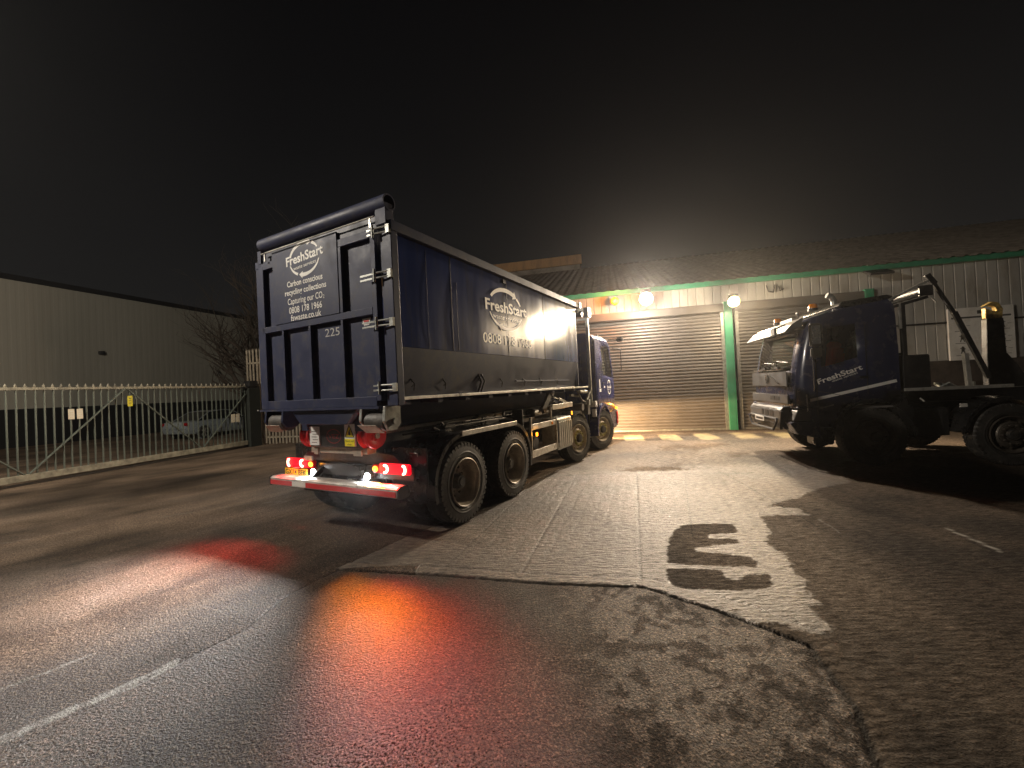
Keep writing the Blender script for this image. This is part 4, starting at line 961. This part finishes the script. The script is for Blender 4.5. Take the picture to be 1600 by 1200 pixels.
# equipment behind the cab
m=MB(); m.span((-1.20,-.92,1.34),(-.75,-.50,1.97),bev=.015); m.build('tool_box','blk',B,bev=.006)
m=MB()
for sx in (-1,1): m.bar((sx*1.16,-.56,1.3),(sx*1.16,-.56,2.90),.07)
m.bar((-1.2,-.56,2.0),(1.2,-.56,2.0),.05); m.build('sheeter_post','blk',B,bev=.006)
m=MB()
m.bar((-1.17,-.52,2.45),(-1.17,-.52,2.92),.03,.05); m.build('post_sleeve','alu',B)
m=MB(); m.bar((-1.16,-.46,2.86),(-1.16,-.95,2.98),.05,.05); m.build('lower_sheeter_arm','blk',B)
m=MB(); m.bar((-1.16,-.38,2.98),(-1.16,-.98,3.27),.03,.045); m.bar((-1.16,-.42,2.93),(-1.16,-.9,3.08),.02,.03); m.build('upper_sheeter_arm','alu',B)
m=MB(); m.cyl((-1.2,-.90,3.09),(1.2,-.90,3.09),.085,n=20); m.span((-1.23,-1.0,3.0),(-1.19,-.8,3.18)); m.build('sheet_roll','blk',B,smooth=40)
MB().bar((-1.2,-.98,2.98),(-1.2,-1.06,2.86),.02).build('roll_lever','alu',B)
m=MB(); m.bar((-1.14,-.97,3.38),(-1.14,-1.08,3.20),.07,.09); m.build('arm_knuckle','blk',B,bev=.01)
m=MB(); m.bar((-1.14,-1.0,3.36),(-1.14,-1.36,2.62),.05,.055); m.bar((-1.14,-1.34,2.68),(-1.14,-1.78,1.50),.06,.075); m.build('sheeting_arm','blk',B,bev=.008)
MB().bar((-1.175,-1.36,2.46),(-1.175,-1.42,2.30),.008,.02).build('arm_reflector','chrome',B)
m=MB(); m.bar((-1.1,-1.52,1.34),(-1.1,-1.49,1.95),.06,.07); m.build('support_post','alu',B)
m=MB(); m.prism([(-2.55,1.30),(-3.25,1.30),(-3.0,1.75),(-2.86,1.95),(-2.84,2.62),(-2.58,2.62),(-2.55,1.9)],'x',-.07,.07); m.build('hook_arm','blk',B,bev=.015)
m=MB(); m.prism([(-2.58,2.62),(-2.84,2.62),(-2.86,2.80),(-2.80,2.92),(-2.70,2.95),(-2.60,2.90),(-2.55,2.86),(-2.66,2.88),(-2.74,2.84),(-2.76,2.76),(-2.68,2.78),(-2.58,2.83)],'x',-.05,.05); m.build('lift_hook','brass',B,bev=.012)
m=MB(); m.path([(-1.0,-1.2,1.34),(-.6,-1.35,1.42),(-.3,-1.8,1.36)],.03,8); m.path([(-1.1,-1.1,1.38),(-1.15,-1.2,1.45),(-1.12,-1.35,1.36)],.015,8); m.cyl((-.9,-1.7,1.37),(-.9,-1.7,1.44),.05); m.cyl((-.5,-3.1,1.5),(-.3,-5.8,1.35),.08); m.cyl((.5,-3.1,1.5),(.3,-5.8,1.35),.08)
m.build('hydraulic_hose','galv',B,smooth=40)
m=MB(); m.span((-1.22,-1.40,1.02),(-1.2,-1.30,1.08)); m.bar((-1.22,-.72,1.20),(-1.22,-.78,1.14),.01,.02); m.build('side_reflector','paletape',B)

# ------------------------------------------------------------------ SHED
SH=empty('industrial_shed',FA,'ribbed cream industrial shed with roller shutters, green posts and grey roof','building')
def ribbed(x0,x1,z0,z1,y,pitch,depth,axis='z'):
    m=MB(); xs_=[]; x=x0
    while x<x1-1e-6:
        for f,d in ((0,0),(.05,depth),(.11,depth),(.16,0)):
            xx=x+f*pitch
            if xx<=x1: xs_.append((xx,d))
        x+=pitch
    xs_.append((x1,0)); pv=None
    for xx,d in xs_:
        a=m.bm.verts.new((xx,y+d,z0)); b=m.bm.verts.new((xx,y+d,z1))
        if pv: m.bm.faces.new((pv[0],a,b,pv[1]))
        pv=(a,b)
    return m
XL=-11.0; XR=24.0
ribbed(9.52,XR,1.92,4.86,0,.262,.022).build('wall_cladding','clad',SH)
ribbed(XL,9.52,4.20,4.86,-.0,.262,.022).build('wall_cladding','clad',SH)
ribbed(XL,1.0-1.9,0,4.2,0,.262,.022).build('wall_cladding','clad',SH)
MB().span((9.52,-.05,0),(XR,.1,1.92)).build('base_wall','brick',SH)
def shutter(x0,x1,z0,z1):
    m=MB(); n=int((z1-z0)/.108); pv=None
    for i in range(n):
        za=z0+i*(z1-z0)/n; dz=(z1-z0)/n
        for f,d in ((0,0.012),(.10,0.012),(.22,-.012),(.5,-.022),(.82,-.010)):
            z=za+f*dz; cur=[]
            for q in range(13):
                xx=x0+(x1-x0)*q/12; dd=.007*math.sin(xx*1.9+z*1.1)*math.sin(z*1.7+xx*.6)+.005*math.sin(xx*5.3+z*3.1+2)*math.exp(-((z-.9)/.8)**2)
                cur.append(m.bm.verts.new((xx,.04+d+(dd if 0<q<12 else 0),z+.004*math.sin(xx*2.3+z*2))))
            if pv:
                for q in range(12): m.bm.faces.new((pv[q],pv[q+1],cur[q+1],cur[q]))
            pv=cur
    o=m.build('roller_shutter','shutter',SH)
    MB().span((x0,.0,z0-.04),(x1,.05,z0+.02)).build('bottom_bar','galv',o)
    for xx in (x0,x1): MB().span((xx-.05,-.03,0),(xx+.05,.06,z1)).build('guide_rail','galv',o)
    MB().span((x0-.05,-.10,z1-.28),(x1+.05,.02,z1)).build('shutter_hood','shutter',o,bev=.02)
    return o
shutter(-.80,5.24,.04,4.20); shutter(5.68,9.25,.04,4.20)
for x in (-1.0,5.41,9.41):
    MB().span((x-.12,-.12,0),(x+.12,.06,4.25)).build('green_post','green',SH,bev=.006)
    MB().span((x-.07,-.125,0.0),(x+.07,-.1225,4.2)).build('post_flange','green',SH)
MB().span((XL,-.16,4.80),(XR,-.02,4.96)).build('eaves_gutter','green',SH,bev=.01)
m=MB(); D_=10.0; z0,z1=4.93,8.62; x=XL; pv=None
while x<XR:
    for f,d in ((0,0),(.2,.045),(.45,.045),(.65,0)):
        xx=x+f*.32; cur=(m.bm.verts.new((xx,-.22,z0+d)),m.bm.verts.new((xx,D_,z1+d)))
        if pv: m.bm.faces.new((pv[0],cur[0],cur[1],pv[1]))
        pv=cur
    x+=.32
m.build('roof','roof',SH)
MB().quad((XL,D_,8.62),(XR,D_,8.62),(XR,20.2,4.9),(XL,20.2,4.9)).build('rear_roof_slope','roof',SH,solid=.05)
m=MB(); m.prism([(0,0),(20,0),(20,4.9),(10,8.6),(0,4.85)],'x',XR-.1,XR); m.prism([(0.12,0),(20,0),(20,4.9),(10,8.6),(0.12,4.85)],'x',XL,XL+.1); m.span((XL,19.9,0),(XR,20,4.9)); m.build('gable_wall','clad',SH)
m=MB(); m.span((-14,D_+.1,9.0),(.2,D_+.2,9.55)); m.build('ridge_panel','rust',SH)
m=MB(); m.span((-14,D_+.25,8.5),(.1,D_+1.2,9.4)); m.build('ridge_ventilator','roof',SH)
m=MB(); m.bar((9.6,-.03,3.05),(XR,-.03,3.05),.02,.05); m.path([(10.2,-.05,4.0),(10.25,-.05,3.4),(10.18,-.05,3.0),(10.25,-.05,2.8)],.012,6); m.path([(6.6,-.06,4.66),(6.65,-.06,4.45),(6.8,-.06,4.42),(6.85,-.06,4.66)],.018,6); m.path([(6.95,-.06,4.6),(6.98,-.06,4.45),(7.1,-.06,4.5)],.018,6); m.build('wall_cable','hub',SH)
m=MB(); m.span((-.6,.061,-.0),(XR-.2,.1,.0001+.04)); m.build('threshold','brick',SH)

# floodlights and lamps on the shed
def flood(name,x,y,z,r,em,energy,color,label,tilt=(-.05,-1,-.42),box=True,angle=165):
    T=FA@Matrix.Translation((x,y,z)); o=empty(name,T,label,'floodlight','floodlights on the shed wall')
    d=Vector(tilt).normalized(); 
    MB().cyl(Vector((0,0,0))+d*.02,d*-.10,r*1.06,r*.7,n=28).build('lamp_housing','lampbody',o,smooth=40)
    m=MB(); m.sphere((0,0,0),r,(1,.42,1),24); 
    q=Vector((0,-1,0)).rotation_difference(d).to_matrix()
    for v in m.bm.verts: v.co=q@v.co+d*.02
    m.build('lamp_glass',em,o,smooth=60)
    MB().bar((0,.0,0),(0,-y-.02,.12),.04).build('wall_bracket','lampbody',o)
    MB().box((0,.06,r*1.15),(r*1.5,r*1.2,.09),(-12,0,0),bev=.01).build('lamp_hood','lampbody',o)
    m=MB(); m.path([(0,.1,r*1.2),(.05,.3,r*1.5),(.06,-y-.03,r*1.7)],.010,6); m.build('power_cable','lampbody',o)
    add_light('floodlight_beam','SPOT',d*(r*.5+.06),energy,color,o,r*.8,d,angle,.5)
    add_light('floodlight_spill','POINT',d*(r*.5+.06),energy*.17,color,o,r*.8)
    return o
flood('floodlight',2.80,-.75,4.46,.21,'E_main',3100,(1,.83,.64),'brightest round floodlight above the left roller shutter, glaring white')
flood('floodlight',5.42,-.75,4.12,.17,'E_second',1500,(1,.77,.50),'warm yellow floodlight at the top of the green post between the shutters')
o=empty('wall_lamp',FA@Matrix.Translation((1.80,-.25,4.56)),'small round orange lamp left of the two bright floodlights','lamp')
MB().sphere((0,-.05,0),.15,(1,.6,1)).build('lamp_globe','E_beacon',o,smooth=60); MB().span((-.08,0,-.08),(.08,.24,.08),bev=.02).build('lamp_base','lampbody',o)
add_light('lamp_glow','POINT',(0,-.2,0),170,(1,.28,.03),o,.08)
o=empty('floodlight',FA@Matrix.Translation((9.43,-.10,4.66)),'unlit black slatted floodlight under the green gutter above the right post','floodlight','floodlights on the shed wall')
m=MB(); m.box((.1,-.28,.02),(.62,.42,.07),(24,0,0),bev=.01); m.build('lamp_housing','lampbody',o)
m=MB()
for i in range(5): m.box((-.14+i*.12,-.30,-.03),(.09,.34,.012),(24,0,0))
m.build('led_panel','galv',o); MB().bar((0,0,0),(.05,-.2,.0),.05).build('wall_bracket','lampbody',o)

# safety notice board
SB=empty('notice_board',FA@Matrix.Translation((12.15,-.08,2.67)),'large pale safety notice board with six small figures on the shed wall','sign')
MB().span((-.79,-.02,-.77),(.79,.03,.77)).build('board_panel','board',SB,bev=.01)
m=MB(); m.box((0,-.0215,.48),(1.42,.003,.05))
pb=plane((0,-.0225,0),(1,0,0),(0,0,1))
for cx in (-.47,.50):
    for k in range(3):
        cz=.24-k*.36
        m.box((cx,-.0218,cz-.02),(.62,.001,.33)) if 0 else m.sphere((cx,-.022,cz+.085),.032,(1,.1,1),10); m.box((cx,-.022,cz+.02),(.075,.003,.12)); m.box((cx-.035,-.022,cz-.06),(.022,.003,.11),(0,18,0)); m.box((cx+.035,-.022,cz-.06),(.022,.003,.11),(0,-18,0)); m.box((cx,-.022,cz+.05),(.14,.003,.018),(0,10,0)); m.box((cx,-.022,cz-.15),(.34,.003,.012)); m.box((cx+.16,-.022,cz-.0),(.10,.003,.008))
m.box((-.02,-.022,.62),(.12,.003,.10)); m.build('printed_figures','greyink',SB)

# ------------------------------------------------------------------ LEFT SIDE: gate, palisade, warehouse, tree, car
Gt=empty('sliding_gate',GA,'long galvanised barred sliding gate with diagonal braces','gate')
y0,y1=-1.5,11.02
m=MB(); m.span((-.035,y0,2.25),(.035,y1,2.315)); m.build('top_rail','gaterail',Gt,bev=.005)
m=MB(); m.span((-.05,y0,.10),(.05,y1,.26)); m.build('bottom_beam','gaterail',Gt,bev=.01)
m=MB(); m.span((-.12,y0,.0),(-.06,y1+.3,.05)); m.build('ground_track','mud',Gt)
m=MB(); yy=y0+.05
while yy<y1: 
    m.bar((0,yy,2.312),(0,yy,2.36),.05,.012); m.cyl((0,yy,2.35),(0,yy,2.41),.024,.001,n=6); yy+=.166
m.build('spike_strip','gaterail',Gt)
bar0=MB().bar((0,0,.255),(0,0,2.26),.026,.030).build('bar','gate',Gt); bar0.location=(0,y0+.05,0)
k=1
while y0+.05+k*.166<y1:
    c=bar0.copy(); COL.objects.link(c); c.location=(random.uniform(-.004,.004),y0+.05+k*.166+random.uniform(-.006,.006),0); c.rotation_euler=(random.uniform(-.004,.004),random.uniform(-.004,.004),0); k+=1
for a,b_ in (((0,5.03,.26),(0,7.06,2.25)),((0,9.22,.26),(0,7.12,2.25)),((0,4.95,.26),(0,2.9,2.25)),((0,9.30,.26),(0,11.0,2.0)),((0,.75,.26),(0,2.8,2.25))):
    MB().bar((a[0]+.03,a[1],a[2]),(b_[0]+.03,b_[1],b_[2]),.025,.05,upv=(1,0,0)).build('diagonal_brace','gate',Gt)
def gsign(y,z,w,h,mt,label,name='notice_sign',prt=None):
    o=empty(name,GA@Matrix.Translation((.05,y,z)),label,'sign','notices hung on the gate bars')
    MB().span((0,-w/2,-h/2),(.006,w/2,h/2)).build('sign_panel',mt,o)
    m=MB()
    for i in range(3): m.box((.007,0,h*.25-i*h*.22),(.002,w*.6,h*.04))
    m.build('printed_lines','greyink' if mt!='cream' else 'board',o)
gsign(5.84,1.62,.125,.26,'cream','left one of the two small cream notices side by side on the gate bars')
gsign(6.015,1.62,.125,.26,'cream','right one of the two small cream notices side by side on the gate bars')
gsign(7.17,1.90,.125,.30,'yelsign','bright yellow notice hanging at the peak of the gate braces')
gsign(10.43,1.14,.17,.30,'cream','left cream notice low on the gate beside the dark post')
gsign(10.62,1.14,.14,.30,'cream','right cream notice low on the gate beside the dark post')
Pn=empty('gate_post',GA@Matrix.Translation((.0,11.32,0)),'dark gate guide post at the right end of the sliding gate','post')
MB().span((-.2,-.26,0),(.14,.24,2.22)).build('post_body',mat('dark_green_steel',(.022,.026,.02),.7,var=.5),Pn,bev=.01)
m=MB(); m.span((-.10,-.5,2.22),(.08,.30,2.28)); m.span((-.16,-.2,2.28),(.1,.2,2.5)); m.build('roller_head','blk',Pn,bev=.01)
MB().cyl((.14,.1,1.35),(.16,.1,1.35),.03).build('post_reflector','whitep',Pn)
# palisade fence
PF=empty('palisade_fence',FA@Matrix.Translation((-12.55,-1.45,0)),'tall pale steel palisade fence running behind the loaded lorry','fence')
m=MB(); m.span((0,.02,.25),(12,.06,.31)); m.span((0,.02,3.2),(12,.06,3.26)); m.span((0,.02,1.75),(12,.06,1.81)); m.build('fence_rail','pale',PF)
def pale_mb(h):
    m=MB(); m.prism([(-.035,.04),(-.035,h-.12),(-.045,h),(-.012,h-.08),(0,h+.02),(.012,h-.08),(.045,h),(.035,h-.12),(.035,.04)],'y',0,.012); m.prism([(-.010,.1),(-.010,h-.15),(.010,h-.15),(.010,.1)],'y',-.018,-.001); return m
p0=pale_mb(3.78).build('pale','pale',PF); p0.location=(.06,0,0)
for i in range(1,72):
    c=p0.copy(); COL.objects.link(c); c.location=(.06+i*.155+random.uniform(-.008,.008),0,random.uniform(-.02,.02)); c.rotation_euler=(0,random.uniform(-.006,.006),0)
for x in (.5,3.2,5.9): MB().span((x-.05,.06,0),(x+.05,.16,3.4)).build('fence_post','pale',PF)
# large plain warehouse behind
WH=empty('warehouse',Matrix.Translation((-30,0,0))@Matrix.Rotation(R(-14.37),4,'Z'),'large plain grey clad warehouse beyond the gate with a dark base','building')
m=MB(); pv=None; y=6
while y<70:
    for f,d in ((0,0),(.3,0),(.4,.004),(.9,.004),(1.0,0)):
        yy=y+f*.33; cur=(m.bm.verts.new((d,yy,1.9)),m.bm.verts.new((d,yy,8.4)))
        if pv: m.bm.faces.new((pv[0],cur[0],cur[1],pv[1]))
        pv=cur
    y+=.33
m.build('wall_cladding','whwall',WH)
MB().span((-.4,6,0),(.06,70,1.9)).build('base_wall','whdark',WH)
MB().span((-.2,6,8.35),(.12,70,8.62)).build('eaves_trim','whdark',WH)
MB().quad((-.1,6,8.6),(-.1,70,8.6),(-24,70,10.5),(-24,6,10.5)).build('roof','roof',WH,solid=.06)
m=MB(); m.prism([(-24,0),(-.1,0),(-.1,8.5),(-24,10.4)],'y',6,6.1); m.prism([(-24,0),(-.1,0),(-.1,8.5),(-24,10.4)],'y',69.9,70); m.build('gable_wall','whwall',WH)
MB().span((.05,24.8,4.85),(.25,25.05,5.05),bev=.02).build('wall_lamp','lampbody',WH)
# bare tree
tr=empty('bare_tree',(-13.0,21.0,0),'leafless winter tree with forked trunk standing behind the gate post','tree')
class Tubes:
    def __init__(s): s.v=[]; s.f=[]
    def cyl(s,a,b,r,r2,n=5,cap=False):
        a=Vector(a); b=Vector(b); d=(b-a).normalized(); u=d.orthogonal().normalized(); w=d.cross(u); k=len(s.v)
        for c,rr in ((a,r),(b,r2)):
            for i in range(n):
                t=2*PI*i/n; s.v.append(c+u*(rr*math.cos(t))+w*(rr*math.sin(t)))
        for i in range(n): j=(i+1)%n; s.f.append((k+i,k+j,k+n+j,k+n+i))
    def build(s,name,mt,parent,smooth=None):
        me=bpy.data.meshes.new(name); me.from_pydata([tuple(p) for p in s.v],[],s.f); me.materials.append(M[mt]); me.polygons.foreach_set('use_smooth',[True]*len(s.f))
        o=bpy.data.objects.new(name,me); COL.objects.link(o); o.parent=parent; return o
trunk=Tubes(); br=Tubes(); random.seed(12)
def grow(p,d,r,L,depth,mb):
    n=max(2,int(L/.35)); q=Vector(p); dd=Vector(d).normalized()
    for i in range(n):
        dd=(dd+Vector((random.uniform(-1,1),random.uniform(-1,1),random.uniform(-.4,.7)))*.13).normalized()
        q2=q+dd*(L/n); r2=r*(1-.5*(i+1)/n)
        mb.cyl(q,q2,r*(1-.5*i/n),r2,n=5 if depth>1 else 9,cap=False)
        if depth<4 and i>=(1 if depth else 0) and random.random()<.97:
            for _ in range(2 if depth==0 else 1):
                a=Vector((random.uniform(-1,1),random.uniform(-1,1),random.uniform(-.15,.7))).normalized()
                nd=(dd*.75+a*.85).normalized()
                if L>.28: grow(q2,nd,max(.007,r2*.58),L*random.uniform(.40,.62),depth+1,br)
        q=q2
    return q
trunk.cyl((0,0,0),(.05,0,1.5),.26,.21,n=12,cap=False)
grow((.0,0,1.4),(-.62,-.05,1),.13,3.4,0,trunk); grow((.05,0,1.4),(.28,0,1),.17,5.2,0,trunk); grow((.5,.1,0),(.16,0,1),.19,6.0,0,trunk); grow((.75,.1,1.9),(.8,-.1,1),.09,2.6,1,trunk)
grow((-.9,0,2.8),(-.45,0,1),.09,3.2,1,trunk)
trunk.build('trunk','bark',tr,smooth=50); br.build('crown','bark',tr)
random.seed(5)
# car
def car(T,label):
    c=empty('parked_car',T,label,'car')
    prof=[(-2.15,.42,.62),(-2.10,.30,.86),(-1.6,.24,.90),(-.9,.22,.93),(0,.22,.92),(.8,.22,.90),(1.5,.24,.82),(1.95,.30,.70),(2.12,.40,.58)]
    m=MB(); rows=[]
    for y,zb,zt in prof:
        w=.86 if abs(y)<1.9 else .74; row=[]
        for x,z in ((-w*.92,zb),(-w,zb+.12),(-w*1.01,(zb+zt)/2),(-w*.95,zt-.04),(-w*.8,zt),(w*.8,zt),(w*.95,zt-.04),(w*1.01,(zb+zt)/2),(w,zb+.12),(w*.92,zb)): row.append(m.bm.verts.new((x,y,z)))
        rows.append(row)
    for i in range(len(rows)-1):
        for j in range(9): m.bm.faces.new((rows[i][j],rows[i+1][j],rows[i+1][j+1],rows[i][j+1]))
        m.bm.faces.new((rows[i][9],rows[i+1][9],rows[i+1][0],rows[i][0]))
    m.bm.faces.new(rows[0]); m.bm.faces.new(rows[-1][::-1]); m.build('car_body','silver',c,smooth=35)
    g=MB(); r=MB(); rf=[(-1.55,.9,0),(-.85,1.30,.12),(-.1,1.36,.14),(.45,1.30,.13),(1.15,.88,0)]
    low=[(-1.75,.89),(-.9,.925),(0,.92),(.5,.91),(1.35,.85)]
    for i in range(4):
        for sx in (-1,1):
            g.quad((sx*.80,low[i][0],low[i][1]),(sx*.80,low[i+1][0],low[i+1][1]),(sx*(.78-rf[i+1][2]),rf[i+1][0],rf[i+1][1]),(sx*(.78-rf[i][2]),rf[i][0],rf[i][1]))
        tgt=r if i in (1,2) else g
        tgt.quad((-(.78-rf[i][2]),rf[i][0],rf[i][1]),(.78-rf[i][2],rf[i][0],rf[i][1]),(.78-rf[i+1][2],rf[i+1][0],rf[i+1][1]),(-(.78-rf[i+1][2]),rf[i+1][0],rf[i+1][1]))
    g.build('car_glass','carglass',c); 
    for sx in (-1,1):
        for i in range(4): r.bar((sx*(.785-rf[i][2]),rf[i][0],rf[i][1]),(sx*(.785-rf[i+1][2]),rf[i+1][0],rf[i+1][1]),.04,.03)
    r.build('car_roof','silver',c)
    w=empty('wheel',(.80,-1.3,.31),parent=c)
    MB().lathe([(-.1,.2),(-.1,.29),(-.07,.315),(.07,.315),(.10,.29),(.10,.21)],n=28).build('tyre','tyre',w,smooth=40)
    h=MB(); h.lathe([(.09,.21),(.07,.20),(.04,.18),(.05,.0001)],n=28)
    for i in range(5): h.bar((.085,0,0),(.085,.2*math.cos(2*PI*i/5),.2*math.sin(2*PI*i/5)),.02,.04)
    h.build('rim','alu',w)
    for p,fl in (((.80,1.3,.31),0),((-.80,-1.3,.31),1),((-.80,1.3,.31),1)): wheel_copy(w,c,p,0,bool(fl))
    for sx in (-1,1):
        for y in (-1.3,1.3): MB().lathe([(sx*.872,.33),(sx*.878,.33),(sx*.878,.385),(sx*.872,.385)],(0,y,.31),n=28).build('wheel_arch','silver',c); MB().cyl((sx*.80,y,.31),(sx*.872,y,.31),.36,n=28).build('wheel_well','ink',c)
        MB().box((sx*.72,-2.10,.76),(.24,.1,.14),bev=.02).build('tail_lamp','redlens',c); MB().box((sx*.66,2.03,.60),(.24,.12,.10),bev=.02).build('headlamp','whitep',c)
    return c
car(Matrix.Translation((-16.0,22.3,0))@Matrix.Rotation(R(-14),4,'Z'),'small silver car parked beyond the barred gate')
# street lamp standing behind and to the left of the viewpoint, outside the gate line
sl=empty('street_lamp',(-11.3,3.0,0),'galvanised street lamp with a lit head beside the yard','street lamp')
MB().cyl((0,0,0),(0,0,7.5),.08,.05,n=16).build('pole','galv',sl,smooth=40); MB().cyl((0,0,7.45),(.75,.4,7.65),.035,n=10).build('bracket_arm','galv',sl)
MB().box((.95,.5,7.72),(.6,.26,.08),(0,0,28),bev=.03).build('lamp_head','lampbody',sl); MB().box((.95,.5,7.60),(.42,.2,.02),(0,0,28)).build('lamp_glass','E_second',sl)
add_light('street_light','POINT',(.95,.5,7.5),3400,(1,.90,.76),sl,.10)

hz_=MB().span((-60,-12,-1.2),(45,75,13)); 
hzm=bpy.data.materials.new('night_haze'); hzm.use_nodes=True; hn=hzm.node_tree.nodes; hn.clear()
ho=hn.new('ShaderNodeOutputMaterial'); hv=hn.new('ShaderNodeVolumePrincipled'); hv.inputs['Density'].default_value=.0012; hv.inputs['Color'].default_value=(.9,.9,.9,1); hv.inputs['Anisotropy'].default_value=.84
hzm.node_tree.links.new(hv.outputs[0],ho.inputs['Volume'])
M['haze']=hzm; ho_=hz_.build('haze','haze'); tag(ho_,'thin night mist hanging over the whole yard',kind='stuff')

random.seed(31); lf=MB()
def leaf(x,y,sz):
    a=random.uniform(0,2*PI); t=[]
    for k in range(5):
        b=a+k*2*PI/5; r_=sz*random.uniform(.5,1); t.append(lf.bm.verts.new((x+r_*math.cos(b),y+r_*.7*math.sin(b),.004+random.uniform(0,.012))))
    lf.bm.faces.new(t)
for i in range(260):
    u=random.uniform(2.0,11.0); v=abs(random.gauss(0,.22)); p=GA@Vector((.12+v,u,0)); leaf(p.x,p.y,random.uniform(.012,.035))
for i in range(120): leaf(random.uniform(-6,6),random.uniform(2.2,12),random.uniform(.006,.014))
for i in range(80):
    p=FA@Vector((random.uniform(-2,9),random.uniform(-.7,-.2),0)); leaf(p.x,p.y,random.uniform(.012,.03))
lo=lf.build('leaf_litter',mat('dead_leaves',(.07,.05,.03),.8,var=.5)); tag(lo,'scattered dead leaves and grit along the gate track and yard',kind='stuff')
